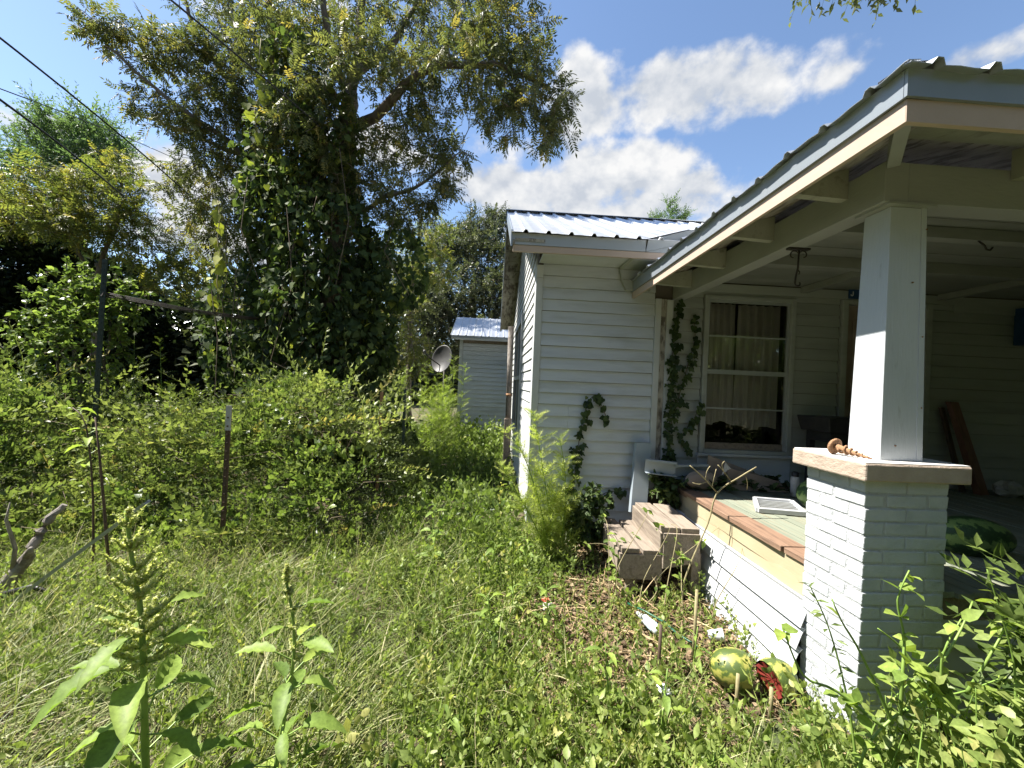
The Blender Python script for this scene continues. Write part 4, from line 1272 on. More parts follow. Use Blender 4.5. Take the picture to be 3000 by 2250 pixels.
tpost((-2.175, 3.44, .05), 1.32, (.015, 0), 'postbrown', .20, 'brown steel fence post with a pale tip standing in front of the bramble mound')
tpost((-4.22, 4.5, .05), 2.74, (.05, 0), 'postgreen', None, 'tall dark green steel post rising above the brambles, tallest of the posts', .05)
tpost((-1.36, 5.0, .05), 1.43, (.01, 0), 'rust', None, 'rusty brown steel post in the shade below the vine-covered tree')
tpost((-1.20, 5.6, .05), 1.47, (.0, 0), 'postgreen', None, 'thin dark post just behind the rusty one, next to the feathery weeds')
tpost((-3.42, 6.2, .05), 2.42, (.0, 0), 'postgreen', None, 'dark post holding the far end of the top rail, in the tree shade')
rl = empty('top_rail', (-3.8, 5.3, 2.4), 'bundle of thin dark rods strung as a top rail between two dark posts', 'rail')
for k in range(4):
    dx, dz = rnd.uniform(-.02, .02), k * .012
    MB().tube([(-4.17 + dx, 4.49, 2.40 + dz), (-3.8 + dx, 5.35, 2.40 + dz - .02), (-3.43 + dx, 6.19, 2.42 + dz)], .006, 5).build('rod', MT['darkmetal'], rl)
pp = empty('drain_pipe', (.29, 7.6, .1), 'rust-stained pale pipe on a wooden stub by the gable wall', 'pipe')
MB().tube([(.30, 7.6, 1.0), (.285, 7.6, 2.72)], .055, 10).build('pipe', MT['palebark'], pp)
MB().tube([(.30, 7.6, 1.42), (.30, 7.6, 1.47)], .062, 10).build('collar', MT['rust'], pp)
MB().box(.235, .365, 7.53, 7.67, .05, .998).build('stub_post', MT['oldwood'], pp)

ds = empty('satellite_dish', (-1.1, 9.0, .1), 'grey satellite dish on a thin pole among the feathery weeds', 'satellite dish')
MB().tube([(-1.12, 9.08, .08), (-1.10, 9.08, 1.98)], .022, 8).build('pole', MT['darkmetal'], ds)
rd_ = Matrix.Translation((-1.12, 9.0, 2.12)) @ Vector((-.50, -.82, .22)).to_track_quat('Z', 'Y').to_matrix().to_4x4()
prof = [(0.30 * i / 8, .075 * (i / 8) ** 2) for i in range(9)] + [(.312, .078), (.31, .066), (.29, .060)] + [(0.29 * i / 6, .075 * (i / 6) ** 2 - .012) for i in range(5, -1, -1)]
MB().lathe(prof, 28, rd_ @ Matrix.Scale(.86, 4, (1, 0, 0))).build('reflector', MT['dish'], ds)
MB().bar((-1.10, 9.08, 1.95), (-1.13, 9.02, 2.10), .07, .05).build('mount', MT['darkmetal'], ds)
MB().tube([(-1.10, 9.03, 1.93), (-1.35, 8.92, 2.10), (-1.52, 8.86, 2.24)], .012, 6).build('feed_arm', MT['darkmetal'], ds)
MB().lathe([(0, 0), (.03, .0), (.035, .05), (.02, .09), (0, .09)], 10, Matrix.Translation((-1.52, 8.86, 2.22))).build('feed_head', MT['dish'], ds)


def wire(pts, r_, label, sag=.15):
    out_ = []
    P_ = [Vector(p) for p in pts]
    for a, b_ in zip(P_[:-1], P_[1:]):
        for i in range(12):
            t = i / 12
            q = a.lerp(b_, t)
            q.z -= 4 * sag * t * (1 - t)
            out_.append(q)
    out_.append(P_[-1])
    MB().tube(out_, r_, 5).build('overhead_cable', MT['wire'], label=label, cat='cable')


wire([(-4.4, 2.6, 4.55), (-5.96, 9.0, 4.76)], .011, 'upper black cable slanting down past the pale feathery sapling into the tree', -.12)
wire([(-4.3, 2.9, 4.0), (-6.75, 7.6, 4.70)], .013, 'lower black cable slanting down to the yellow-green tree', -.06)
wire([(-6.6, 5.0, 5.05), (-9.6, 14.0, 8.1)], .008, 'faint thin cable crossing the sky nearly level above the sapling', -.1)
wire([(-3.05, 3.0, 4.75), (-1.87, 14.0, 6.05), (1.0, 22, 6.2)], .010, 'long thin cable running down across the big tree toward the outbuilding', -.25)

# fallen things at the left
lg = MB()
lgp = [Vector((-3.42, 2.75, -.1)), Vector((-3.24, 2.88, .12)), Vector((-3.12, 2.92, .34)), Vector((-3.06, 2.96, .55)), Vector((-3.0, 3.02, .66))]
lq = [lgp[i].lerp(lgp[i + 1], k / 4) + Vector((rnd.uniform(-.008, .008), rnd.uniform(-.008, .008), 0)) for i in range(4) for k in range(4)] + [lgp[-1]]
lg.tube(lq, [(.056 - .036 * i / 16) * rnd.uniform(.8, 1.18) for i in range(17)], 10, smooth=False)
lg.tube([(-3.13, 2.92, .33), (-3.03, 2.84, .40), (-2.98, 2.80, .44)], [.03, .022, .012], 6)
lg.tube([(-3.2, 2.9, .22), (-3.12, 2.84, .42), (-3.14, 2.8, .62), (-3.10, 2.78, .74)], [.016, .012, .009, .004], 5)
lg.build('dead_log', MT['palebark'], label='broken grey dead log propped in the weeds by the shiny metal strip', cat='log')
o = gut((-3.02, 2.62, .06), (-2.30, 2.86, .74), .06, .02, (-.2, .9, .1)).build('metal_strip', MT['metaltrim'], label='shiny dented metal strip lying slanted across the brambles', cat='metal strip')
o.modifiers.new('thickness', 'SOLIDIFY').thickness = .003
MB().tube([(-3.25, 2.78, .10), (-3.05, 2.76, .17), (-2.9, 2.74, .22), (-2.74, 2.72, .19)], [.022, .02, .016, .008], 6).build('charred_branch', MT['blackpaint'], label='blackened branch lying across the foot of the dead log', cat='branch')

# ------------------------------------------------------------------ plants
LM = {}
LM['pecan'] = leafmat('pecan_leaf', [(0, (.065, .08, .034)), (.5, (.145, .16, .066)), (.8, (.24, .235, .09)), (1, (.36, .28, .085))], .42, rough=.5)
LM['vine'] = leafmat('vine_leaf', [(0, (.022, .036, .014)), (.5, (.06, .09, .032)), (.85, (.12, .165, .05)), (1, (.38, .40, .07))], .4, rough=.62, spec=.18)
LM['yellow'] = leafmat('yellowing_leaf', [(0, (.09, .12, .035)), (.5, (.20, .215, .06)), (1, (.38, .31, .07))], .5)
LM['pale'] = leafmat('pale_green_leaf', [(0, (.09, .15, .07)), (1, (.20, .28, .13))], .45)
LM['dark'] = leafmat('dark_evergreen_leaf', [(0, (.012, .020, .011)), (1, (.038, .056, .028))], .3, spec=.15)
LM['shrub'] = leafmat('bright_shrub_leaf', [(0, (.06, .10, .03)), (.6, (.16, .22, .06)), (1, (.28, .35, .10))], .45, rough=.35)
LM['grey'] = leafmat('grey_green_leaf', [(0, (.04, .05, .028)), (.6, (.115, .13, .075)), (1, (.22, .23, .14))], .3, rough=.4)
LM['bramble'] = leafmat('bramble_leaf', [(0, (.06, .085, .03)), (.45, (.155, .195, .065)), (.9, (.30, .335, .12)), (1, (.36, .30, .11))], .42, rough=.42)
LM['weed'] = leafmat('weed_leaf', [(0, (.075, .12, .03)), (.5, (.19, .255, .065)), (.9, (.34, .40, .12)), (1, (.45, .44, .16))], .45, rough=.45)
LM['grass'] = leafmat('grass_blade', [(0, (.09, .13, .035)), (.4, (.22, .26, .09)), (.7, (.38, .37, .17)), (1, (.55, .48, .29))], .35, rough=.5)
LM['straw'] = leafmat('dry_straw', [(0, (.15, .095, .045)), (.5, (.33, .235, .12)), (1, (.52, .41, .24))], .15, rough=.7)
LM['litter'] = leafmat('dead_leaf', [(0, (.065, .040, .024)), (.5, (.17, .112, .065)), (1, (.33, .25, .155))], .2, rough=.75)
LM['fennel'] = leafmat('feathery_leaf', [(0, (.15, .20, .04)), (.5, (.32, .40, .09)), (1, (.50, .55, .16))], .55)
LM['big'] = leafmat('broad_leaf', [(0, (.08, .13, .03)), (.5, (.19, .28, .06)), (1, (.33, .42, .09))], .45, rough=.5, spec=.25)
LM['ivy'] = leafmat('ivy_leaf', [(0, (.02, .036, .015)), (.6, (.055, .088, .03)), (1, (.11, .15, .05))], .3, rough=.5, spec=.25)
LM['flower'] = leafmat('green_flower_spike', [(0, (.38, .42, .15)), (1, (.62, .60, .30))], .5)

t_bigleaf0 = (np.array([(0, 0, 0), (-.16, .25, .05), (-.2, .5, .03), (-.1, .8, -.06), (0, 1, -.2), (.1, .8, -.06), (.2, .5, .03), (.16, .25, .05), (0, .25, 0), (0, .5, -.02), (0, .8, -.1)], float), [(0, 8, 1), (8, 9, 2, 1), (9, 10, 3, 2), (10, 4, 3), (0, 7, 8), (8, 7, 6, 9), (9, 6, 5, 10), (10, 5, 4)])
T_PIN = [t_pinnate(5, .34, .17, s) for s in range(3)]
T_PINS = [t_pinnate(4, .32, .2, s + 9) for s in range(2)]
T_OV = [t_ovate(.3), t_ovate(.36, .05, .2)]
T_LAN = [t_lancet(.24), t_lancet(.3, .1, .12)]
T_HRT = [t_heart(.5), t_heart(.42)]


def sample_pl(pts, step):
    P_ = [np.array(p, float) for p in pts]
    # Catmull-Rom smoothing
    out_ = []
    n = len(P_)
    for i in range(n - 1):
        p0, p1, p2, p3 = P_[max(i - 1, 0)], P_[i], P_[i + 1], P_[min(i + 2, n - 1)]
        k = max(2, int(np.linalg.norm(p2 - p1) / step))
        for j in range(k):
            t = j / k
            out_.append(.5 * ((2 * p1) + (p2 - p0) * t + (2 * p0 - 5 * p1 + 4 * p2 - p3) * t * t + (3 * p1 - p0 - 3 * p2 + p3) * t ** 3))
    out_.append(P_[-1])
    return out_


def grow(name, label, cat, limbs, blobs, tmpl, per, size, leaf, seed, bark='bark', group=None, tints=(.5, .22), droop=.35, twigr=.012, dens=1.0, depth=1.0, shell=.0):
    """limbs: [(points, r0, r1)], blobs: [((x,y,z), rx, rz, n)]; branches grow to points in the blobs and leaves sit along them"""
    r = np.random.default_rng(seed)
    base = limbs[0][0][0]
    root = empty(name, base, label, cat, group)
    wood = MB()
    nodes, nr = [], []
    hmax = max(p[2] for p in limbs[0][0]) - base[2]
    for pts, r0, r1 in limbs:
        sp_ = sample_pl(pts, .22)
        jit = [p + r.normal(0, .02, 3) * (0 if i in (0,) else 1) for i, p in enumerate(sp_)]
        rad = [r0 + (r1 - r0) * i / (len(sp_) - 1) for i in range(len(sp_))]
        wood.tube(jit, rad, 8)
        for i, p in enumerate(jit):
            if p[2] > base[2] + min(.8, .3 * hmax):
                nodes.append(p); nr.append(rad[i])
    A = []
    for c, rx, rz, n in blobs:
        n = int(n * dens)
        if n < 1: continue
        d = rdir(n, r)
        q = r.uniform(shell, 1, (n, 1)) ** (1 / 2.6)
        A.append(np.array(c) + d * q * np.array((rx, depth * (rx + rz) / 2, rz)))
    A = np.vstack(A)
    cap_ = len(nodes) + len(A) * 8 + 10
    NB = np.zeros((cap_, 3)); NB[:len(nodes)] = nodes
    cnt = len(nodes)
    d0 = np.array([np.min(np.sum((NB[:cnt] - a) ** 2, 1)) for a in A])
    LP_, LD_ = [], []
    tw = MB()
    for a in A[np.argsort(d0)]:
        dd = np.sum((NB[:cnt] - a) ** 2, 1)
        i = int(np.argmin(dd))
        s_ = NB[i].copy()
        L_ = math.sqrt(dd[i])
        k = max(2, min(7, int(L_ / .18)))
        mid = (s_ + a) / 2 + r.normal(0, .07, 3) * L_ + np.array((0, 0, .10 * L_))
        pts = [(1 - t) ** 2 * s_ + 2 * t * (1 - t) * mid + t * t * a for t in np.linspace(0, 1, k + 1)]
        rr = twigr * (.5 + min(1.6, L_))
        tw.tube(pts, [rr + (.003 - rr) * j / k for j in range(k + 1)], 3, caps=False, smooth=False)
        for p in pts[1:]:
            if cnt < cap_:
                NB[cnt] = p; cnt += 1
        dirv = pts[-1] - pts[-2]
        dirv /= np.linalg.norm(dirv) + 1e-9
        m_ = per
        for _ in range(m_):
            t = r.uniform(.45, 1.0)
            j = min(k - 1, int(t * k))
            p = pts[j] + (pts[j + 1] - pts[j]) * (t * k - j)
            LP_.append(p)
            LD_.append(dirv * .7 + r.normal(0, .75, 3) + np.array((0, 0, -droop)))
    wood.build('trunk', MT[bark], root)
    tw.build('branches', MT['twig'], root, kind='stuff')
    n = len(LP_)
    base_t = np.clip(r.normal(tints[0], tints[1], n), 0, 1)
    scatter('crown', tmpl, LP_, LD_, size * r.uniform(.65, 1.2, n), base_t, leaf, root, seed=seed)
    return root


# --- the big vine-hung pecan
LIMBS = [([(-2.74, 7.0, .0), (-2.72, 7.0, .97), (-2.75, 7.0, 2.53), (-2.70, 7.0, 4.10), (-2.65, 7.0, 5.44), (-2.64, 7.0, 6.46)], .26, .13),
         ([(-2.64, 7.0, 6.40), (-2.55, 7.1, 7.25), (-2.59, 7.2, 8.22), (-2.59, 7.3, 9.30)], .11, .03),
         ([(-2.64, 7.0, 6.30), (-2.83, 6.8, 6.76), (-2.90, 6.6, 7.19), (-2.95, 6.4, 7.86)], .085, .03),
         ([(-2.66, 7.0, 5.90), (-2.13, 6.9, 6.0), (-1.68, 6.7, 6.43), (-1.23, 6.6, 6.65), (-.63, 6.5, 6.70), (.03, 6.4, 6.60), (.62, 6.3, 6.28)], .095, .02),
         ([(-2.60, 7.0, 6.7), (-2.0, 7.2, 7.54), (-1.67, 7.4, 8.40), (-1.22, 7.5, 9.13)], .08, .025),
         ([(-2.70, 7.0, 4.2), (-1.93, 6.8, 4.61), (-1.23, 6.6, 4.86), (-.75, 6.5, 5.29)], .05, .015),
         ([(-3.5, 7.5, .0), (-3.58, 7.6, .88), (-3.99, 7.6, 2.98), (-4.15, 7.6, 4.66), (-4.18, 7.6, 6.35), (-4.33, 7.6, 8.03), (-4.42, 7.6, 9.28)], .19, .04),
         ([(-4.14, 7.6, 4.85), (-4.57, 7.3, 5.48), (-5.08, 7.0, 5.81), (-5.68, 6.8, 6.16), (-6.30, 6.6, 6.69)], .07, .015),
         ([(-4.20, 7.6, 5.9), (-5.04, 7.7, 6.95), (-5.81, 7.8, 7.99), (-6.27, 7.9, 9.09)], .07, .02),
         ([(-4.57, 7.3, 5.45), (-5.59, 7.6, 5.91), (-6.74, 7.8, 6.30), (-7.24, 7.9, 6.50)], .045, .012)]
BL1 = [((-.14, 6.6, 7.41), .83, .68, 230), ((-.70, 6.5, 6.54), .89, .52, 200), ((.34, 6.4, 6.40), .66, .58, 170), ((.72, 6.3, 5.78), .36, .50, 80), ((.88, 6.3, 6.12), .25, .22, 22), ((-.08, 6.4, 5.86), .51, .36, 70), ((-1.13, 7.2, 7.86), .74, .66, 150), ((-2.04, 7.3, 7.87), .67, .67, 110), ((-1.63, 6.8, 6.54), .62, .46, 105), ((-2.8, 7.4, 7.89), .51, .67, 80), ((-3.31, 6.8, 7.17), .54, .70, 140), ((-4.53, 7.6, 7.93), .69, .69, 170), ((-5.09, 7.5, 7.29), .68, .68, 160), ((-5.57, 7.3, 7.01), .67, .50, 125), ((-6.09, 7, 6.97), .64, .36, 105), ((-6.43, 6.8, 7.07), .46, .31, 55), ((-5.92, 7.2, 6.12), .57, .33, 85), ((-5.15, 7, 5.65), .56, .40, 85), ((-4.86, 7.2, 6.28), .57, .49, 120), ((-4.35, 7.4, 6.21), .59, .67, 160), ((-3.43, 7, 6.09), .56, .72, 160), ((-2.07, 6.9, 5.42), .63, .55, 150), ((-1.45, 6.8, 5.87), .54, .46, 85), ((-.95, 6.6, 5.25), .45, .45, 90), ((-1.0, 6.6, 4.8), .30, .23, 40), ((-1.7, 6.8, 4.55), .54, .54, 120), ((-1.23, 6.7, 4.53), .23, .23, 22), ((-5.87, 7.8, 5.24), .53, .44, 80), ((-4.85, 7.5, 5.32), .68, .68, 160), ((-3.72, 7.2, 5.08), .74, .66, 200), ((-2.76, 6.8, 4.79), .62, .70, 190), ((-4.14, 7.2, 4.09), .66, .66, 170), ((-5.12, 7.6, 4.35), .52, .61, 110), ((-2.15, 6.9, 3.79), .47, .47, 110), ((-4.19, 7.5, 8.87), 1.37, .60, 160), ((-2.05, 7.2, 8.75), 1.31, .57, 170), ((-.33, 6.8, 8.35), .77, .39, 100), ((-5.7, 7.6, 8.67), .87, .52, 90), ((-2.6, 6.2, 6.1), .5, .5, 90), ((-2.2, 6.4, 6.7), .5, .5, 80), ((-3.0, 6.3, 5.6), .5, .6, 110), ((-3.9, 6.7, 6.9), .6, .6, 120)]
grow('pecan_tree', 'tall leafy tree with feathery compound leaves and two vine-wrapped trunks', 'tree', LIMBS, BL1, T_PIN, 3, .255, LM['pecan'], 3, tints=(.5, .28), dens=.64)

# --- vine draped over its lower half
r = np.random.default_rng(21)
vroot = empty('climbing_vine', (-2.7, 6.4, .1), 'dark curtain of heart-leaved vines covering the lower trunk of the tall tree', 'vine')
VB = [((-2.79, 6.6, 3.8), .83, .83, 1500), ((-2.74, 6.5, 2.8), .88, .88, 1900), ((-2.32, 6.4, 2.03), .79, .75, 1500), ((-3.3, 6.6, 2.15), .6, .75, 1100), ((-1.98, 6.5, 2.64), .44, .89, 900), ((-2.91, 6.8, 4.78), .62, .62, 700), ((-3.72, 6.9, 3.24), .47, .94, 800), ((-2.53, 6.3, 1.4), 1.1, .45, 1400), ((-3.0, 7.0, 5.6), .4, .5, 350), ((-4.1, 7.4, 4.6), .45, .9, 600), ((-2.4, 6.6, .7), 1.2, .6, 1300), ((-2.8, 6.5, 5.5), .55, .7, 650), ((-3.6, 6.9, 5.3), .7, .9, 900), ((-3.3, 6.5, 6.4), .5, .6, 350), ((-3.4, 6.6, 4.3), .7, .8, 1000), ((-1.6, 6.6, 3.4), .5, .7, 500), ((-4.3, 7.0, 2.4), .6, 1.1, 900)]
P_, D_ = [], []
for c, rx, rz, n in VB:
    d = rdir(n, r)
    q = r.uniform(.45, 1, (n, 1)) ** .5
    P_.append(np.array(c) + d * q * np.array((rx, rx, rz)))
    D_.append(d * .5 + r.normal(0, .35, (n, 3)) + np.array((0, 0, -.8)))
P_, D_ = np.vstack(P_), np.vstack(D_)
tn = np.clip(r.normal(.52, .22, len(P_)) + .06 * (P_[:, 2] - 3), 0, .92)  # leaf tint darkens downward, shade painted in low on the trunk
tn[r.random(len(P_)) < .012] = 1
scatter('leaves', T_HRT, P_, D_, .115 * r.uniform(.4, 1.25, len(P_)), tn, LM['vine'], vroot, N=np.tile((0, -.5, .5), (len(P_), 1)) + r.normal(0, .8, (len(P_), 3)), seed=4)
vs = MB()
for k in range(46):
    x0, y0 = -2.75 + r.normal(0, .75), 5.95 + r.uniform(-.15, .7)
    z1 = r.uniform(2.4, 5.0)
    z0 = z1 - r.uniform(.7, 2.2)
    vs.tube([(x0, y0, z1), (x0 + r.normal(0, .12), y0 - .05, (z0 + z1) / 2), (x0 + r.normal(0, .15), y0, z0), (x0 + r.normal(0, .2), y0 + .05, z0 - .1)], .006, 3, caps=False)
vs.build('stems', MT['twig'], vroot)
# a string of yellow-green vine leaves hanging free at the front
vy = empty('hanging_vine', (-3.9, 5.9, 2.4), 'single hanging vine of bright yellow-green leaves in front of the trees', 'vine')
hang = [(-3.98, 5.9, 4.05), (-3.93, 5.88, 3.8), (-3.95, 5.88, 3.5), (-3.90, 5.87, 3.2), (-3.92, 5.86, 2.9), (-3.86, 5.85, 2.65)]
MB().tube(hang, .006, 4).build('stem', MT['drystem'], vy)
hp2 = np.array([h for h in sample_pl(hang, .07)])
scatter('leaves', T_HRT, hp2 + r.normal(0, .03, hp2.shape), np.tile((0, -.2, -1.0), (len(hp2), 1)) + r.normal(0, .4, hp2.shape), .14 * r.uniform(.7, 1.3, len(hp2)), .97, LM['vine'], vy, N=np.tile((0, -1.0, .2), (len(hp2), 1)) + r.normal(0, .3, hp2.shape))
vy = empty('hanging_vine', (-3.3, 6.2, 5.2), 'bright green vine strand high on the tall tree, below its fork', 'vine')
hang = [(-3.6, 6.1, 6.55), (-3.62, 6.1, 6.2), (-3.5, 6.1, 5.9), (-3.62, 6.05, 5.5), (-3.58, 6.05, 5.1)]
MB().tube(hang, .006, 4).build('stem', MT['drystem'], vy)
hp2 = np.array([h for h in sample_pl(hang, .06)])
scatter('leaves', T_HRT, hp2 + r.normal(0, .06, hp2.shape), np.tile((0, -.2, -1.0), (len(hp2), 1)) + r.normal(0, .4, hp2.shape), .14 * r.uniform(.7, 1.3, len(hp2)), .93, LM['vine'], vy, N=np.tile((0, -1.0, .2), (len(hp2), 1)) + r.normal(0, .3, hp2.shape))

# --- other trees
grow('yellowing_tree', 'yellow-green small tree beneath the lower cable at the left', 'tree', [([(-7.6, 8.2, .05), (-7.6, 8.1, 2.2), (-7.5, 8.0, 3.6)], .10, .04), ([(-7.55, 8.05, 3.2), (-8.2, 8, 4.3), (-8.6, 8, 4.9)], .04, .012), ([(-7.5, 8.0, 3.5), (-7.2, 8, 4.5), (-7.3, 8.1, 5.5)], .04, .012)],
     [((-8.35, 8, 5.01), .82, .46, 150), ((-7.43, 8, 4.89), .73, .55, 160), ((-8.83, 8, 4.63), .55, .36, 80), ((-6.83, 8, 4.49), .55, .64, 120), ((-7.47, 7.8, 4.2), .8, .44, 150), ((-8.12, 7.8, 4.33), .71, .36, 100), ((-7.47, 8.2, 5.52), .47, .37, 60), ((-6.6, 8.1, 3.7), .6, .6, 110), ((-5.9, 8.3, 4.2), .6, .8, 120), ((-5.6, 8.5, 3.2), .7, .7, 150), ((-9.3, 8.2, 4.4), .6, .4, 90)], T_PINS, 3, .23, LM['yellow'], 31, tints=(.38, .3), dens=.8)
grow('sapling', 'pale green feathery sapling standing behind the yellow-green tree', 'tree', [([(-11.2, 11.2, .05), (-11.2, 11.1, 4), (-11.1, 11, 6.4)], .12, .04)],
     [((-11.65, 11, 7.57), .75, .63, 70), ((-10.74, 11, 7.63), .63, .75, 70), ((-10.15, 11, 7.19), .5, .63, 50), ((-12.2, 11, 7.05), .63, .5, 50), ((-11.16, 11, 6.65), 1.13, .63, 110), ((-12.8, 11, 6.4), .7, .6, 60), ((-11.2, 11.3, 5.4), 1.5, .8, 110)], [t_sprig(14, .2, .2, s) for s in range(3)], 4, .5, LM['pale'], 33, tints=(.5, .25), droop=-.5)
cedar = empty('cedar_tree', (-10.0, 9.6, .05), 'dense dark evergreen tree at the left edge behind the brambles', 'tree')
MB().tube([(-10.0, 9.8, .0), (-10, 9.7, 2.5), (-10, 9.6, 5.0)], [.22, .16, .04], 8).build('trunk', MT['bark'], cedar)
P_, D_ = [], []
for c, rx, rz, n in [((-10.2, 9.2, 4.5), .92, .6, 2200), ((-9.88, 9, 3.64), 1.13, .82, 3000), ((-10.02, 9, 2.56), 1.33, .92, 3600), ((-9.44, 9.4, 3.57), .86, .75, 1800), ((-10.03, 8.8, 1.58), 1.2, .9, 3000), ((-8.54, 9.4, 3.21), .86, .86, 2200), ((-8.2, 9.3, 1.9), 1.2, 1.0, 3000), ((-11.2, 9, 3.4), 1.1, 1.4, 2600), ((-7.2, 9.8, 2.4), .9, 1.0, 1800)]:
    d = rdir(n, r)
    P_.append(np.array(c) + d * r.uniform(.3, 1, (n, 1)) ** .5 * np.array((rx, rx, rz)))
    D_.append(d + r.normal(0, .5, (n, 3)) + (0, 0, .2))
P_, D_ = np.vstack(P_), np.vstack(D_)
scatter('crown', T_LAN, P_, D_, .17 * r.uniform(.6, 1.2, len(P_)), np.clip(r.normal(.5, .25, len(P_)), 0, 1), LM['dark'], cedar, seed=8)
grow('leafy_shrub', 'bright glossy-leaved shrub catching the sun beside the tall dark post', 'shrub', [([(-5.5, 5.9, .05), (-5.55, 5.8, 1.0), (-5.6, 5.7, 1.9)], .04, .02), ([(-5.5, 5.9, .1), (-5.3, 5.8, 1.2), (-5.25, 5.8, 2.3)], .03, .01), ([(-5.52, 5.9, .1), (-5.8, 5.7, 1.2), (-5.8, 5.7, 2.3)], .03, .01)],
     [((-5.7, 5.8, 2.84), .4, .26, 50), ((-5.83, 5.7, 2.5), .52, .32, 90), ((-5.27, 5.8, 2.61), .33, .4, 60), ((-5.95, 5.6, 2.17), .51, .32, 80), ((-5.31, 5.6, 2.2), .51, .32, 80), ((-5.05, 5.9, 2.52), .27, .27, 25), ((-5.7, 5.6, 1.7), .8, .4, 110)], T_OV, 9, .075, LM['shrub'], 35, droop=.1, tints=(.55, .25))
grow('grey_green_tree', 'large round grey-green tree in the distance behind the outbuilding', 'tree', [([(-1.2, 19, .05), (-1.2, 19, 3), (-1.1, 18.8, 6.5)], .35, .12), ([(-1.2, 19, 2.5), (-2.3, 18, 5), (-2.6, 17.5, 7)], .15, .05), ([(-1.2, 19, 3), (0, 18, 5), (.2, 18, 7)], .15, .05)],
     [((-1.08, 19, 8.5), 1.3, 1.0, 140), ((-.14, 19, 9.2), .7, .6, 45), ((-2.41, 18, 7.41), 1.5, 1.2, 160), ((-.36, 18, 7.12), 1.64, 1.44, 200), ((-1.43, 17, 5.21), 2.13, 1.36, 240), ((-2.57, 16, 4.21), 1.46, 1.28, 170), ((.13, 17, 4.91), 1.36, 1.55, 160), ((-3.3, 17, 5.6), 1.3, 1.2, 130), ((-1.2, 16.5, 3.2), 2.4, 1.2, 200), ((1.8, 18.5, 7.2), 1.3, 1.3, 90), ((1.6, 18.5, 4.8), 1.5, 1.5, 90)], [t_sprig(16, .2, .28, s + 40) for s in range(3)], 4, .58, LM['grey'], 37, droop=.0, tints=(.5, .28), twigr=.02)
grow('golden_tree', 'thin yellowing tree between the tall tree and the grey-green tree', 'tree', [([(-2.4, 12, .05), (-2.5, 12, 2.5), (-2.5, 12, 5)], .10, .04)],
     [((-2.67, 12, 5.16), .82, .82, 110), ((-2.03, 12, 6.01), .68, .55, 60), ((-2.52, 11, 3.62), .6, .8, 110), ((-1.85, 12, 4.94), .55, .82, 70), ((-2.98, 12, 6.22), .41, .41, 25), ((-3.4, 11.5, 4.6), .7, .9, 90), ((-2.2, 11.3, 2.4), .7, .7, 90)], T_PINS, 3, .26, LM['yellow'], 39, tints=(.35, .25))
grow('bare_topped_tree', 'sparse treetop showing above the metal roof of the house', 'tree', [([(9.3, 22, .05), (9.3, 22, 7), (9.35, 22, 10.6)], .2, .04)],
     [((9.36, 22, 11.6), .35, .6, 16), ((10.1, 22, 11.1), .5, .3, 16), ((8.7, 22, 11.0), .5, .35, 14), ((9.4, 22, 10.4), .9, .6, 40), ((9.4, 22, 9.4), 1.4, .8, 60)], [t_sprig(12, .22, .2, s + 60) for s in range(2)], 4, .6, LM['pale'], 41, droop=-.6, tints=(.4, .2))
grow('overhanging_tree', 'big tree beside the porch, bough tips showing over the roof, unseen crown spread to shade the porch', 'tree', [([(9.0, -.6, .0), (8.8, -.4, 3.0), (8.5, .2, 6.0), (8.2, .4, 9.5)], .34, .10), ([(8.6, 0.0, 5.2), (7.4, 2.2, 7.2), (5.9, 4.2, 7.95), (4.6, 5.0, 7.7), (3.9, 5.1, 7.52)], .12, .012), ([(8.7, -.3, 4.4), (7.0, -2.0, 7.0), (5.0, -3.4, 8.4)], .14, .03), ([(8.6, .0, 5.0), (10.2, -1.5, 7.6), (11.5, -2.5, 9.2)], .14, .03), ([(8.5, .2, 6.0), (6.8, .4, 8.2), (5.4, .3, 9.2)], .12, .03), ([(5.0, -3.4, 8.4), (2.6, -3.2, 8.9), (.2, -3.8, 8.7), (-1.6, -4.2, 8.3)], .05, .02)],
     [((3.95, 5.0, 7.36), .22, .10, 6), ((4.55, 5.0, 7.40), .28, .10, 8), ((5.02, 5.0, 7.42), .18, .12, 8), ((6.2, 4.2, 8.1), .8, .4, 30), ((7.5, 2.0, 7.9), 1.3, .8, 90), ((5.0, -3.4, 8.6), 2.2, 1.3, 150), ((7.0, -2.2, 8.2), 2.0, 1.3, 150), ((5.2, .2, 9.4), 1.7, 1.0, 120), ((8.0, .3, 9.8), 2.2, 1.4, 180), ((11.0, -2.0, 9.0), 2.2, 1.5, 170), ((9.5, -4.0, 8.0), 2.2, 1.4, 150), ((3.2, -4.8, 8.0), 1.6, 1.1, 90), ((6.0, -5.2, 7.2), 1.8, 1.2, 110), ((.4, -3.6, 8.6), 2.3, 1.2, 170), ((2.6, -2.6, 8.9), 2.0, 1.1, 150), ((-1.8, -4.2, 8.2), 2.0, 1.2, 130), ((4.2, -1.6, 9.3), 1.8, 1.0, 120)], [t_sprig(9, .26, .2, s + 70) for s in range(2)], 5, .55, LM['pecan'], 43, droop=.8, tints=(.3, .15), twigr=.016)  # bough tips overhang the roof; unseen crown widened to cut skylight and shade ground

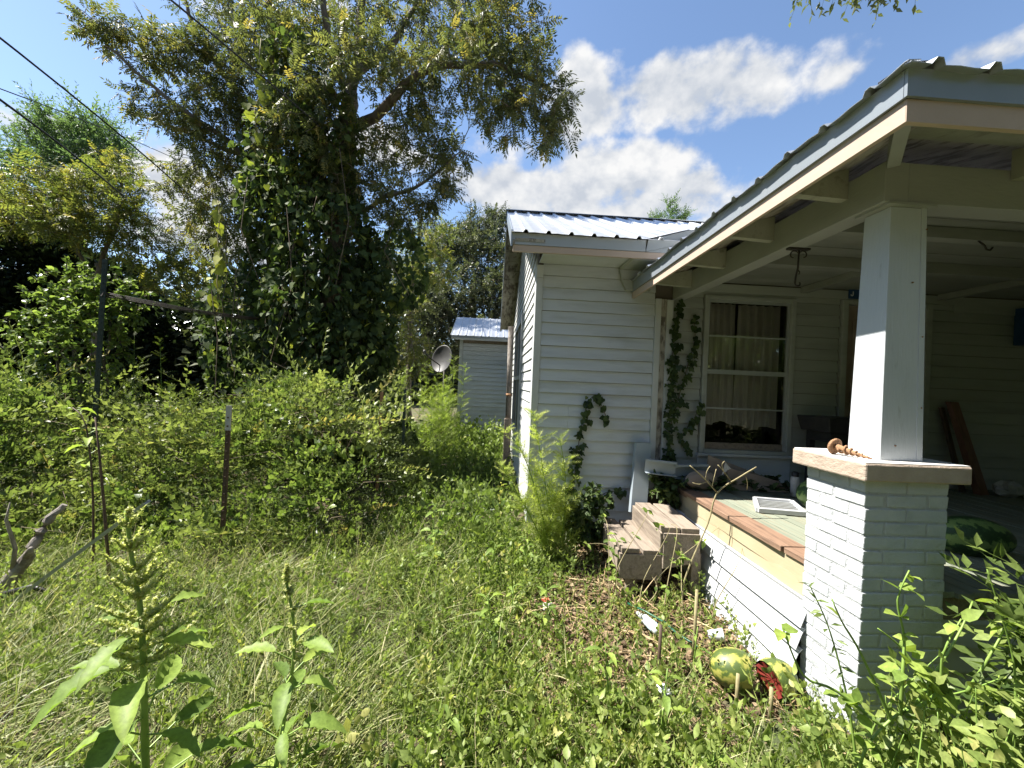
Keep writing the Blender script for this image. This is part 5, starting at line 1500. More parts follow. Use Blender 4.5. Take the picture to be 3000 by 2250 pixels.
grow('added_shade_shrub', 'big leafy shrub added before the porch to block light, mostly unseen, few sprays at the picture edge', 'shrub', [([(4.2, .8, .05), (4.2, .8, .9), (4.3, .7, 1.8)], .06, .03), ([(4.1, .8, .1), (3.4, .9, .8), (2.9, 1.0, 1.2), (2.2, 1.25, .85)], .03, .008), ([(4.3, .8, .1), (5.2, .8, 1.0), (5.8, .8, 1.6)], .04, .015)],
     [((2.12, 1.28, .72), .17, .26, 26), ((3.1, .85, 1.2), .7, .95, 130), ((4.3, .7, 1.6), 1.0, 1.3, 200), ((5.8, .8, 1.5), 1.0, 1.2, 170), ((3.5, .3, 2.3), .8, .8, 110), ((5.0, .2, 2.6), 1.1, .9, 150), ((7.2, .7, 1.8), 1.1, 1.5, 160), ((3.2, .9, .4), .9, .5, 90), ((5, .8, .4), 1.2, .5, 90)], [t_sprig(10, .3, .26, s + 90) for s in range(3)], 4, .34, LM['shrub'], 47, droop=.2, tints=(.4, .25), twigr=.006)  # stands mostly out of view, added to keep light off the porch

# --- far wood: one mass
P_, D_ = [], []
r = np.random.default_rng(77)
for k in range(95):
    x = r.uniform(-42, 8)
    y = r.uniform(24, 38)
    h = r.uniform(4.5, 7.5) * (1.0 if x < -6 else .62)
    n = 420
    d = rdir(n, r)
    P_.append(np.array((x, y, h * .55)) + d * r.uniform(.4, 1, (n, 1)) ** .5 * np.array((2.6, 2.0, h * .55)))
    D_.append(d + r.normal(0, .5, (n, 3)))
for k in range(44):
    x, y = r.uniform(-14, -3.3), r.uniform(9.6, 13)
    n = 480
    h = r.uniform(2.2, 4.6)
    d = rdir(n, r)
    P_.append(np.array((x, y, h * .5)) + d * r.uniform(.3, 1, (n, 1)) ** .5 * np.array((1.3, 1.0, h * .55)))
    D_.append(d + r.normal(0, .5, (n, 3)))
ring0 = sum(len(q) for q in P_)
for k in range(120):
    an = r.uniform(-math.pi * .52, math.pi * 1.06) - math.pi * .5
    rad_ = r.uniform(17, 26)
    x, y = 2 + rad_ * math.sin(an + math.pi), -1 + rad_ * math.cos(an + math.pi)
    x, y = 3 + rad_ * math.cos(an), -1 + rad_ * math.sin(an)
    if y > 3 and x < 14: continue
    h = r.uniform(8, 12)
    n = 300
    d = rdir(n, r)
    P_.append(np.array((x, y, h * .52)) + d * r.uniform(.4, 1, (n, 1)) ** .5 * np.array((2.6, 2.6, h * .52)))
    D_.append(d + r.normal(0, .5, (n, 3)))
P_, D_ = np.vstack(P_), np.vstack(D_)
P_[:, 2] = np.maximum(P_[:, 2], .1)
ns = 95 * 420
sz = np.where(np.arange(len(P_)) < ns, .62, np.where(np.arange(len(P_)) < ring0, .24, 1.0)) * r.uniform(.5, 1.2, len(P_))
scatter('woods', T_OV, P_, D_, sz, np.clip(r.normal(.35, .22, len(P_)), 0, 1), LM['grey'], None, seed=5, kind='stuff', label='far mass of woods and thicket behind the trees', cat='woods')

# far glimpsed house through the thicket
fh = empty('distant_house', (-11.2, 19, .1), 'weathered house wall glimpsed far behind through the thicket', 'house')
MB().box(-15.2, -12.3, 19, 21, .1, 3.4).build('wall', MT['oldwood'], fh)
MB().hexa([(-15.5, 18.7, 3.4), (-12.0, 18.7, 3.4), (-12.0, 21.3, 3.4), (-15.5, 21.3, 3.4), (-15.5, 19.9, 4.4), (-12.0, 19.9, 4.4), (-12.0, 20.1, 4.4), (-15.5, 20.1, 4.4)]).build('roof', MT['metaltrim'], fh)
MB().box(-13.6, -12.9, 18.96, 18.99, 1.4, 2.6).build('window', MT['blackpaint'], fh)

# ------------------------------------------------------------------ bramble mound, weeds, grass
def vnoise(x, y, s, seed):
    rr = np.random.default_rng(seed)
    a = np.zeros_like(x)
    for k in range(5):
        f = s * (1.0 + .7 * k)
        th = rr.uniform(0, 6.28)
        a += np.sin(f * (x * math.cos(th) + y * math.sin(th)) + rr.uniform(0, 6.28)) / (1 + .5 * k)
    return a / 3.0


def sst(a, b_, x):
    t = np.clip((x - a) / (b_ - a), 0, 1)
    return t * t * (3 - 2 * t)


def mound(x, y):
    fr_ = 3.35 + .25 * np.sin(1.3 * x) - .55 * sst(-2.6, -4.2, x)
    h = sst(fr_, fr_ + 1.7, y) * sst(-.62, -1.6, x + .10 * (y - 4)) * (1 - .65 * sst(6.0, 7.4, y))
    pk = .30 * np.exp(-((x + 2.3) / 1.0) ** 2 - ((y - 5.2) / 1.3) ** 2) - .28 * np.exp(-((x + 4.0) / .8) ** 2) + .18 * np.exp(-((x + 5.6) / .8) ** 2)
    return h * (1.12 + pk + .30 * vnoise(x, y, 1.9, 3) + .14 * vnoise(x, y, 5, 4))


r = np.random.default_rng(100)
n = 9800
x, y = r.uniform(-7.5, -.35, n * 3), r.uniform(2.7, 7.8, n * 3)
h = mound(x, y)
keep = (h > .12) & ((vnoise(x, y, 2.6, 17) < .42) | (r.random(len(x)) < .25))
x, y, h = x[keep][:n], y[keep][:n], h[keep][:n]
n = len(x)
top = r.random(n) < .74
z = gz(x, y) + h * np.where(top, r.uniform(.72, 1.0, n), r.uniform(.05, .8, n))
e = .05
gxn = -(mound(x + e, y) - mound(x - e, y)) / (2 * e)
gyn = -(mound(x, y + e) - mound(x, y - e)) / (2 * e)
Dv = np.stack((gxn * .7, gyn * .7, np.full(n, .75)), 1) + r.normal(0, .55, (n, 3))
T_BR = [t_sprig(13, .155, .27, s + 100, .5) for s in range(6)]
tn = np.clip(.46 + .30 * vnoise(x, y, 2.4, 9) + r.normal(0, .18, n), 0, .94)
tn[r.random(n) < .012] = 1.0
scatter('bramble_thicket', T_BR, np.stack((x, y, z - .08), 1), Dv, r.uniform(.16, .40, n) * (1 + .25 * vnoise(x, y, 1.7, 19)), tn, LM['bramble'], None, seed=11, kind='stuff', label='rounded mound of tangled small-leaved brambles and briars', cat='brambles')
# long arching canes over the mound
n = 430
x, y = r.uniform(-5.8, -1.25, n), r.uniform(3.3, 6.2, n)
z = gz(x, y) + mound(x, y)
scatter('bramble_canes', [t_sprig(26, .085, .27, s + 130, .35, stem=.005) for s in range(4)], np.stack((x, y, z - .25), 1), np.stack((r.normal(0, .7, n), r.normal(-.1, .5, n), r.uniform(.3, 1.0, n)), 1), r.uniform(.5, 1.15, n), np.clip(r.normal(.62, .2, n), 0, 1), LM['bramble'], None, seed=12, kind='stuff', label='longer leafy canes arching out of the bramble mound', cat='canes')

# low weeds in the shade behind (path along the house) and under the trees
n = 5200
x, y = r.uniform(-6.5, 1.0, n), r.uniform(3.7, 10.5, n)
kp = (x < .30 - 0.0 * y) & (mound(x, y) < .5)
x, y = x[kp], y[kp]
n = len(x)
scatter('shade_weeds', [t_sprig(11, .22, .3, s + 140, .4) for s in range(4)], np.stack((x, y, gz(x, y)), 1), np.stack((r.normal(0, .5, n), r.normal(0, .5, n), np.ones(n)), 1), r.uniform(.15, .5, n) * (1 + .5 * sst(7, 10, y)), np.clip(r.normal(.35, .2, n), 0, 1), LM['weed'], None, seed=13, kind='stuff', label='low weeds in the shade along the gable wall and under the trees', cat='weeds')


def litter_zone(x, y):      # the bare, littered strip before the steps and skirting
    return sst(.15, .75, x + .25 * np.sin(3 * y)) * sst(1.7, 2.3, y) * (1 - sst(3.9, 4.1, y)) * (1 - sst(1.70, 1.8, x))


def clear(x, y):            # trodden spot round the split melon
    return 1 - .9 * np.exp(-((x - 1.28) / .30) ** 2 - ((y - 1.88) / .32) ** 2)


def grassy(x, y):
    return np.clip(.42 + .5 * vnoise(x, y, 1.6, 55) + .5 * sst(.2, -.8, x), .05, 1)


def free(x, y):
    return ~((x > 1.66) & (y > 1.70)) & ~((x > .36) & (y > 3.95)) & ~((x > 1.0) & (x < 1.7) & (y > 3.0))


# thin tangled grass
n = 56000
x, y = r.uniform(-4.6, 2.6, n), r.uniform(.55, 4.3, n)
kp = free(x, y) & (r.random(n) < grassy(x, y) * (1 - .93 * litter_zone(x, y)) * (1 - .8 * sst(.25, .6, mound(x, y))) * clear(x, y))
x, y = x[kp], y[kp]
n = len(x)
cl = vnoise(x, y, 5.5, 62)
hh = r.uniform(.12, .34, n) * (.7 + .4 * grassy(x, y)) * (1 + .55 * cl)
fl = 2.6 * vnoise(x, y, 1.8, 63)
tn = np.clip(.36 + .18 * vnoise(x, y, 2.5, 61) + r.normal(0, .2, n), 0, 1)
scatter('grass', [t_blade(.25, .010), t_blade(.6, .008), t_blade(.9, .009), t_blade(.1, .007)], np.stack((x, y, gz(x, y) - .01), 1), np.stack((r.normal(0, .5, n) + .8 * np.cos(fl), r.normal(0, .5, n) + .8 * np.sin(fl), np.ones(n)), 1), hh, np.clip(tn + .2 * cl, 0, 1), LM['grass'], None, seed=14, kind='stuff', label='thin tangled grass, green mixed with straw, over the front yard', cat='grass')

# tall thin seed stalks standing above the rest
n = 2600
x, y = r.uniform(-4.4, 1.0, n), r.uniform(.7, 4.0, n)
kp = free(x, y) & (r.random(n) < grassy(x, y) * (1 - litter_zone(x, y)))
x, y = x[kp], y[kp]
n = len(x)
scatter('seed_stalks', [t_blade(.12, .0035), t_blade(.3, .003), t_blade(.5, .0035)], np.stack((x, y, gz(x, y)), 1), np.stack((r.normal(0, .4, n), r.normal(0, .4, n), np.ones(n)), 1), r.uniform(.28, .52, n), np.clip(r.normal(.75, .15, n), 0, 1), LM['grass'], None, seed=24, kind='stuff', label='pale thin seed stalks standing above the yard grass', cat='grass')

# small leafy weeds over the front yard
n = 15000
x, y = r.uniform(-3.8, 2.8, n), r.uniform(.6, 4.2, n)
pw_ = (.40 + .75 * sst(-.6, .2, x) + .3 * vnoise(x, y, 2.0, 71)) * (1 - .78 * litter_zone(x, y)) * clear(x, y)
kp = free(x, y) & (r.random(n) < pw_)
x, y = x[kp], y[kp]
n = len(x)
tn = np.clip(.55 + .22 * vnoise(x, y, 2.8, 72) + r.normal(0, .2, n), 0, 1)
scatter('yard_weeds', [t_sprig(15, .15, .24, s + 160, .3) for s in range(7)] + [t_sprig(8, .24, .32, s + 170, .3, kind=t_ovate(.32)) for s in range(2)] + [t_sprig(10, .3, .12, s + 180, .3) for s in range(2)], np.stack((x, y, gz(x, y)), 1), np.stack((r.normal(0, .35, n), r.normal(0, .35, n), np.ones(n)), 1), r.uniform(.09, .27, n), tn, LM['weed'], None, seed=15, kind='stuff', label='small leafy weeds carpeting the sunny yard', cat='weeds')

# broader-leaved weeds, thickest in the middle of the yard
n = 4300
x, y = r.uniform(-1.6, 2.2, n), r.uniform(.7, 3.9, n)
pb = (.10 + .55 * sst(-.7, .1, x) + .45 * vnoise(x, y, 2.3, 91)) * (1 - .95 * litter_zone(x, y)) * clear(x, y)
kp = free(x, y) & (r.random(n) < pb)
x, y = x[kp], y[kp]
n = len(x)
scatter('broadleaf_weeds', [t_sprig(9, .26, .34, s + 190, .25, kind=t_ovate(.34, .1, .2)) for s in range(4)] + [t_sprig(7, .34, .3, s + 195, .3, kind=t_bigleaf0) for s in range(2)], np.stack((x, y, gz(x, y)), 1), np.stack((r.normal(0, .3, n), r.normal(0, .3, n), np.ones(n)), 1), r.uniform(.08, .25, n), np.clip(.62 + .25 * vnoise(x, y, 3.1, 92) + r.normal(0, .2, n), 0, 1), LM['weed'], None, seed=25, kind='stuff', label='broader-leaved bright weeds crowding the middle of the yard', cat='weeds')
# larger-leaved patches and dry twigs through the brambles
n = 2600
x, y = r.uniform(-6.5, -.6, n), r.uniform(2.9, 6.6, n)
h = mound(x, y)
kp = (h > .2) & (vnoise(x, y, 2.0, 95) > .12)
x, y, h = x[kp], y[kp], h[kp]
n = len(x)
scatter('leafy_briars', [t_sprig(9, .26, .36, s + 210, .4, kind=t_ovate(.34)) for s in range(3)], np.stack((x, y, gz(x, y) + h * r.uniform(.8, 1.02, n) - .06), 1), np.stack((r.normal(0, .6, n), r.normal(-.2, .6, n), np.full(n, .7)), 1), r.uniform(.18, .36, n), np.clip(r.normal(.5, .25, n), 0, 1), LM['shrub'], None, seed=26, kind='stuff', label='larger-leaved briars growing in patches through the bramble mound', cat='briars')
tw_ = MB()
for k in range(260):
    x, y = r.uniform(-5.5, -.6), r.uniform(3.2, 5.8)
    h = float(mound(np.array([x]), np.array([y]))[0])
    if h < .15: continue
    z = .08 + h * r.uniform(.75, 1.0)
    a, L_ = r.uniform(0, 6.28), r.uniform(.2, .7)
    tw_.tube([(x, y, z - .15), (x + .4 * L_ * math.cos(a), y + .4 * L_ * math.sin(a), z + .08), (x + L_ * math.cos(a), y + L_ * math.sin(a), z + r.uniform(-.05, .15))], [.004, .003, .0015], 3, caps=False)
tw_.build('dry_twigs', MT['twig'], kind='stuff', label='dry brown twigs poking out of the bramble mound', cat='twigs')

# straw and dead leaves in front of the steps
n = 8500
x, y = r.uniform(.1, 1.75, n), r.uniform(1.7, 4.0, n)
kp = (r.random(n) < .15 + litter_zone(x, y)) & ~((x > 1.7) & (y > 1.7))
x, y = x[kp], y[kp]
n = len(x)
scatter('dead_leaves', T_OV + [t_ovate(.4, .2, .3)], np.stack((x, y, gz(x, y) + r.uniform(.0, .035, n)), 1), np.stack((r.normal(0, 1, n), r.normal(0, 1, n), r.normal(0, .25, n)), 1), r.uniform(.02, .055, n), r.uniform(0, 1, n), LM['litter'], None, seed=16, kind='stuff', label='brown dead leaves strewn before the steps and skirting', cat='dead leaves')
n = 1500
x, y = r.uniform(-.3, 1.75, n), r.uniform(1.6, 4.0, n)
kp = (r.random(n) < .12 + litter_zone(x, y))
x, y = x[kp], y[kp]
n = len(x)
scatter('dry_straw', [t_blade(.05, .010), t_blade(.15, .012)], np.stack((x, y, gz(x, y) + r.uniform(.01, .07, n)), 1), np.stack((r.normal(.4, 1, n), r.normal(-.3, 1, n), r.normal(.02, .16, n)), 1), r.uniform(.10, .42, n), r.uniform(.1, 1, n), LM['straw'], None, seed=17, kind='stuff', label='dry tan straw and dead stalks lying before the steps', cat='straw')

# ivy carpet at the back of the deck and over the steps' corner
n = 420
x, y = r.uniform(1.62, 2.75, n), r.uniform(3.45, 3.9, n)
kp = r.random(n) < np.where(y > 3.62, .9, .35)
x, y = x[kp], y[kp]
n = len(x)
ivc = scatter('deck_ivy', [t_ivy(.55), t_heart(.5)], np.stack((x, y, .78 + r.uniform(0, .09, n)), 1), np.stack((r.normal(0, .6, n), -np.abs(r.normal(.6, .4, n)), r.normal(.2, .3, n)), 1), r.uniform(.05, .085, n), np.clip(r.normal(.4, .25, n), 0, 1), LM['ivy'], None, seed=18, kind='stuff', label='dark ivy creeping along the back of the porch deck', cat='ivy')


def ivy_strand(pts, n, spread, size, label, seed, y, name='ivy_vine', mat=None):
    rr = np.random.default_rng(seed)
    ro = empty(name, pts[0], label, 'ivy')
    sp_ = np.array(sample_pl(pts, .04))
    MB().tube(sp_, .0045, 4).build('stem', MT['twig'], ro)
    i = rr.integers(0, len(sp_), n)
    w = spread * np.interp(i / len(sp_), [0, .5, 1], [1, .9, .45])
    P = sp_[i] + np.stack((rr.normal(0, 1, n) * w, rr.uniform(-.035, -.008, n), rr.normal(0, .02, n)), 1)
    Dd = np.stack((rr.normal(0, .6, n), rr.uniform(-.5, .0, n), -np.abs(rr.normal(.9, .4, n))), 1)
    scatter('leaves', [t_ivy(.55), t_ivy(.45), t_heart(.48)], P, Dd, size * rr.uniform(.6, 1.25, n), np.clip(rr.normal(.5, .25, n), 0, 1), mat or LM['ivy'], ro, N=np.tile((0, -1.0, .35), (n, 1)) + rr.normal(0, .3, (n, 3)), seed=seed)


ivy_strand([(.78, 3.96, .15), (.78, 3.965, .56), (.83, 3.965, .76), (.86, 3.965, 1.08), (.90, 3.965, 1.36), (.96, 3.96, 1.54), (1.02, 3.95, 1.56), (1.10, 3.94, 1.41), (1.12, 3.94, 1.34)], 135, .038, .064, 'ivy strand arching up the bare white boards between corner and porch', 1, 3.96)
ivy_strand([(1.72, 3.945, .72), (1.74, 3.945, 1.0), (1.755, 3.945, 1.39), (1.75, 3.945, 1.72), (1.76, 3.945, 2.04), (1.78, 3.945, 2.31), (1.79, 3.945, 2.52)], 160, .030, .062, 'ivy strand running straight up the porch corner beside the rotten trim', 2, 3.94)
ivy_strand([(1.75, 3.95, 1.25), (1.80, 3.955, 1.42), (1.85, 3.955, 1.63), (1.93, 3.955, 1.95), (1.98, 3.955, 2.18), (1.96, 3.955, 2.40)], 75, .030, .062, 'ivy strand slanting from the porch corner up to the window frame', 3, 3.95)
ivy_strand([(1.96, 3.945, 1.04), (1.89, 3.945, 1.19), (1.94, 3.945, 1.30), (2.00, 3.945, 1.38), (2.05, 3.93, 1.52)], 42, .022, .06, 'short curling ivy strand beside the lower corner of the porch window', 4, 3.94)
ivy_strand([(.95, 3.95, .15), (.98, 3.95, .35), (1.0, 3.95, .5), (1.15, 3.95, .62), (1.3, 3.95, .64)], 60, .04, .06, 'low ivy strand creeping level along the wall behind the steps', 5, 3.95)
# leafy clump at the foot of the wall and the ivy heap beside the steps
grow('wall_shrub', 'dark leafy bush growing at the foot of the wall behind the steps', 'shrub', [([(.98, 3.8, .05), (.98, 3.78, .4), (1.0, 3.75, .7)], .012, .006), ([(.98, 3.8, .05), (.85, 3.78, .4), (.82, 3.7, .6)], .012, .005)], [((1.0, 3.72, .62), .16, .16, 26), ((.9, 3.7, .42), .2, .2, 40), ((1.1, 3.68, .4), .12, .2, 24), ((.78, 3.65, .5), .1, .16, 14)], T_OV, 9, .065, LM['ivy'], 51, droop=.3, twigr=.004, tints=(.7, .25))
grow('ivy_heap', 'heap of ivy spilling between the upright gutter and the end of the deck', 'ivy', [([(1.66, 3.85, .1), (1.66, 3.82, .5), (1.68, 3.8, .75)], .01, .005)], [((1.62, 3.72, .74), .11, .14, 40), ((1.70, 3.68, .66), .09, .1, 22), ((1.56, 3.74, .86), .07, .06, 12)], [t_heart(.5), t_ivy(.5)], 6, .06, LM['ivy'], 52, droop=.5, twigr=.004, tints=(.85, .2))

# ------------------------------------------------------------------ feathery dog-fennel
def fennel(name, label, stems, n, size, seed, tints=(.55, .25)):
    rr = np.random.default_rng(seed)
    ro = empty(name, stems[0][0][0], label, 'weed')
    m_ = MB()
    P, D, S = [], [], []
    for pts, spread in stems:
        sp_ = np.array(sample_pl(pts, .05))
        MB().tube(sp_, [.008 - .006 * i / len(sp_) for i in range(len(sp_))], 5).build('stem', MT['greenstem'], ro)
        k = int(n)
        i = rr.integers(int(len(sp_) * .18), len(sp_), k)
        t = i / len(sp_)
        P.append(sp_[i])
        a = rr.uniform(0, 6.28, k)
        D.append(np.stack((np.cos(a), np.sin(a), rr.uniform(.3, 1.2, k)), 1))
        S.append(size * (1.15 - .75 * t) * spread * rr.uniform(.6, 1.2, k))
    P, D, S = np.vstack(P), np.vstack(D), np.concatenate(S)
    scatter('plumes', [t_feather(26, s) for s in range(3)], P, D, S, np.clip(rr.normal(*tints, len(P)), 0, 1), LM['fennel'], ro, seed=seed)


fennel('feathery_weed', 'bright feathery weed standing against the corner of the house', [([(.62, 3.62, .05), (.55, 3.6, .5), (.46, 3.58, .95), (.36, 3.55, 1.40)], 1.0), ([(.60, 3.60, .05), (.45, 3.55, .6), (.28, 3.52, 1.05), (.12, 3.5, 1.25)], .9), ([(.64, 3.62, .05), (.68, 3.58, .5), (.66, 3.55, .9), (.60, 3.55, 1.2)], .8), ([(.6, 3.62, .05), (.40, 3.55, .45), (.22, 3.5, .75), (.10, 3.48, .95)], .8)], 100, .29, 81, (.8, .2))
FS = []
for k in range(26):
    x, y = -1.25 + r.normal(0, .38), 8.6 + r.normal(0, .7)
    hgt = r.uniform(1.2, 2.15)
    FS.append(([(x, y, .05), (x + r.normal(0, .05), y, hgt * .5), (x + r.normal(0, .12), y, hgt)], 1.0))
fennel('feathery_weed_stand', 'tall sunlit stand of feathery weeds around the satellite dish', FS, 42, .34, 82, (.22, .2))
FS = []
for k in range(14):
    x, y = -6.2 + r.normal(0, .7), 6.6 + r.normal(0, .5)
    hgt = r.uniform(1.2, 2.2)
    FS.append(([(x, y, .05), (x + r.normal(0, .05), y, hgt * .5), (x + r.normal(0, .12), y, hgt)], 1.0))
fennel('feathery_weed_stand', 'shaded stand of feathery weeds beyond the tall dark post', FS, 36, .3, 83, (.15, .12))


# ------------------------------------------------------------------ big-leaved plants
def t_bigleaf(w=.22, fold=.10, droop=.35, seg=6, seed=0):
    rr = np.random.default_rng(seed)
    V, F = [], []
    for i in range(seg + 1):
        t = i / seg
        ww = w * (math.sin(math.pi * min(1, t * .93 + .05)) ** .75) * (1.15 - .45 * t)
        if i == seg: ww = .004
        zc = -droop * t * t
        wv = .04 * (-1) ** i * (1 - abs(2 * t - 1))
        V += [(-ww, t, zc + fold * ww / w + wv), (0, t, zc), (ww, t, zc + fold * ww / w - wv)]
    for i in range(seg):
        for j in range(2):
            a = i * 3 + j
            F.append((a, a + 1, a + 4, a + 3))
    return np.array(V, float), F


T_BIG = [t_bigleaf(.22, .10, .35, 9, 0), t_bigleaf(.25, .16, .5, 9, 1), t_bigleaf(.20, .12, .15, 9, 2)]
T_PETI = (np.array([(-.5, 0, 0), (.5, 0, 0), (.4, 1, 0), (-.4, 1, 0), (0, 0, -.5), (0, 0, .5), (0, 1, .4), (0, 1, -.4)], float), [(0, 1, 2, 3), (4, 5, 6, 7)])


def leafy_plant(name, label, pts, r0, nleaf, lsize, seed, cat='weed', zlo=.1, zhi=.95, top=None, peti=.06, tint=(.55, .22), leaf=None, tm=None, upw=.35, stem='greenstem'):
    rr = np.random.default_rng(seed)
    ro = empty(name, pts[0], label, cat)
    sp_ = np.array(sample_pl(pts, .05))
    MB().tube(sp_, [r0 * (1 - .65 * i / len(sp_)) for i in range(len(sp_))], 7).build('stem', MT[stem], ro)
    pet = MB()
    for k in range(nleaf):
        t = zlo + (zhi - zlo) * (k + rr.uniform(-.3, .3)) / max(1, nleaf - 1)
        t = min(max(t, 0), 1)
        p = sp_[min(len(sp_) - 1, int(t * (len(sp_) - 1)))]
        a = k * 2.4 + rr.uniform(-.4, .4)
        d = np.array((math.cos(a), math.sin(a), upw + rr.uniform(-.1, .3)))
        d /= np.linalg.norm(d)
        pl = peti * rr.uniform(.6, 1.4) * (1.2 - .5 * t)
        q = p + d * pl
        pet.tube([p, q], .0022 + r0 * .08, 3, caps=False)
        s_ = lsize * rr.uniform(.7, 1.2) * (1.15 - .45 * t)
        tl = (tm or T_BIG)[rr.integers(0, len(tm or T_BIG))]
        scatter('leaf', tl, [q], [d + np.array((0, 0, -.35))], [s_], [float(np.clip(rr.normal(*tint), 0, 1))], leaf or LM['big'], ro, N=np.array([[rr.normal(0, .25), rr.normal(0, .25), 1.0]]), seed=int(rr.integers(1e6)))
    pet.build('leaf_stalks', MT['greenstem'], ro, kind='stuff')
    if top:
        spike_plume(ro, sp_, top, rr)
    return ro


def spike_plume(ro, sp_, top, rr):
    L_, nsp, sl_ = top
    P, D, S = [], [], []
    tip = sp_[-1]
    core = MB()
    for k in range(nsp):
        t = k / nsp
        i = int(len(sp_) * (1 - L_ * (1 - t)) - 1)
        p = sp_[max(0, min(len(sp_) - 1, i))]
        a = k * 2.4
        ln = sl_ * (1.0 - .68 * t) * rr.uniform(.7, 1.2)
        d = np.array((math.cos(a), math.sin(a), .35 + .8 * t)); d /= np.linalg.norm(d)
        e_ = p + d * ln + np.array((0, 0, .15 * ln))
        core.tube([p, (p + e_) / 2 - np.array((0, 0, .01)), e_], [.003, .0035, .001], 4, caps=False)
        m_ = int(ln / .0013)
        for j in range(m_):
            u = (j + .5) / m_
            if u < .12: continue
            P.append(p + (e_ - p) * u); D.append(rr.normal(0, 1, 3) + d * .4); S.append(.0145 * (1.15 - .5 * u))
    for j in range(120):
        u = j / 120
        i = int(len(sp_) * (1 - .30 * L_ * (1 - u)) - 1)
        P.append(sp_[max(0, min(len(sp_) - 1, i))] + np.array((0, 0, .06 * u))); D.append(rr.normal(0, 1, 3) + np.array((0, 0, .5))); S.append(.022 * (1.1 - .6 * u))
    core.build('spike_stalks', MT['greenstem'], ro, kind='stuff')
    scatter('flower_spikes', [t_lancet(.35, .1), t_ovate(.4)], P, D, S, np.clip(rr.normal(.5, .25, len(P)), 0, 1), LM['flower'], ro, seed=3, kind='stuff')


leafy_plant('pigweed', 'tall pigweed with a branching green flower spike and broad leaves, nearest the camera', [(-1.00, 1.30, .05), (-1.02, 1.30, .42), (-1.05, 1.30, .87), (-1.08, 1.30, 1.02), (-1.11, 1.30, 1.21)], .014, 26, .165, 201, top=(.38, 50, .15), zlo=.10, zhi=.76, peti=.09)
leafy_plant('pigweed', 'second pigweed with a slimmer bare spike, growing in the pale grass', [(-.71, 1.45, .05), (-.70, 1.45, .28), (-.655, 1.45, .70), (-.70, 1.45, .96)], .010, 22, .14, 202, top=(.28, 18, .04), zlo=.1, zhi=.82, peti=.07)
# medium weeds standing out of the yard
SPOTS = [(-.50, 3.55, .50, 10, .13, 'large-leaved weed standing alone at the edge of the shaded path'),
         (-.45, 3.30, .36, 9, .11, 'broad-leaved weed just in front of the lone one by the shaded path'),
         (.06, 2.40, .33, 10, .11, 'broad-leaved weed in the middle of the yard, above the thick patch'),
         (.42, 2.62, .30, 9, .10, 'broad-leaved weed beside the crumpled white wrapper'),
         (.18, 2.65, .26, 9, .09, 'leafy weed between the two broad-leaved weeds mid yard'),
         (.62, 1.90, .36, 11, .10, 'yellow-green weed with drooping leaves in front of the straw'),
         (.78, 1.72, .34, 10, .10, 'pale leafy weed nearest the camera in front of the straw'),
         (1.18, 2.22, .28, 8, .08, 'small leafy weed growing by the split watermelon'),
         (-.15, 1.72, .22, 7, .10, 'three-leaved seedling low in the foreground grass'),
         (.90, 1.55, .20, 6, .11, 'broad round-leaved seedling at the bottom of the picture'),
         (.02, 3.15, .32, 10, .09, 'leafy weed at the far side of the yard before the feathery weed'),
         (.32, 3.30, .36, 11, .08, 'bushy weed at the foot of the feathery weed'),
         (-.75, 1.05, .30, 7, .14, 'broad-leaved weed low between the two pigweeds')]
for k, (x, y, hgt, nl, ls, lab) in enumerate(SPOTS):
    dx, dy = rnd.uniform(-.05, .05), rnd.uniform(-.05, .05)
    leafy_plant('broad_leaved_weed', lab, [(x, y, .05), (x + dx * .5, y + dy * .5, .08 + hgt * .5), (x + dx, y + dy, .08 + hgt)], .006, nl, ls, 300 + k, zlo=.15, zhi=1.0, peti=.035, upw=.5, tint=(.6, .22))
# bright leaves climbing out of the brambles at the left
leafy_plant('bright_sapling', 'sapling with bright green leaves poking out of the brambles by the dark post', [(-2.95, 3.2, .05), (-2.98, 3.2, .7), (-3.1, 3.25, 1.2), (-3.25, 3.3, 1.32)], .010, 12, .12, 401, zlo=.6, zhi=1.0, tint=(.9, .1), stem='postbrown')
MB().tube([(-2.64, 3.0, .05), (-2.67, 3.0, .28), (-2.71, 3.0, .64), (-2.76, 3.0, 1.03), (-2.80, 3.0, 1.29)], [.012, .011, .009, .007, .004], 6).build('dead_stalk', MT['postbrown'], label='thin dark dead stalk rising through the brambles behind the pigweed', cat='stalk')

# leafy vine-weed before the brick pier
def twiggy(name, label, stems, nleaf, lsize, seed, tm, leaf, tint, stemmat='greenstem', r0=.006):
    rr = np.random.default_rng(seed)
    ro = empty(name, stems[0][0], label, 'weed')
    m_ = MB()
    P, D = [], []
    for pts in stems:
        sp_ = np.array(sample_pl(pts, .03))
        m_.tube(sp_, [r0 * (1 - .7 * i / len(sp_)) for i in range(len(sp_))], 5)
        for i in range(2, len(sp_)):
            if rr.random() < nleaf:
                for q in range(rr.integers(1, 4)):
                    P.append(sp_[i] + rr.normal(0, .008, 3)); D.append(np.array((rr.normal(0, .8), rr.normal(-.2, .7), rr.normal(.1, .5))))
    m_.build('stems', MT[stemmat], ro)
    n = len(P)
    scatter('leaves', tm, P, D, lsize * rr.uniform(.6, 1.25, n), np.clip(rr.normal(*tint, n), 0, 1), leaf, ro, N=np.tile((0, -.3, 1.0), (n, 1)) + rr.normal(0, .4, (n, 3)), seed=seed)


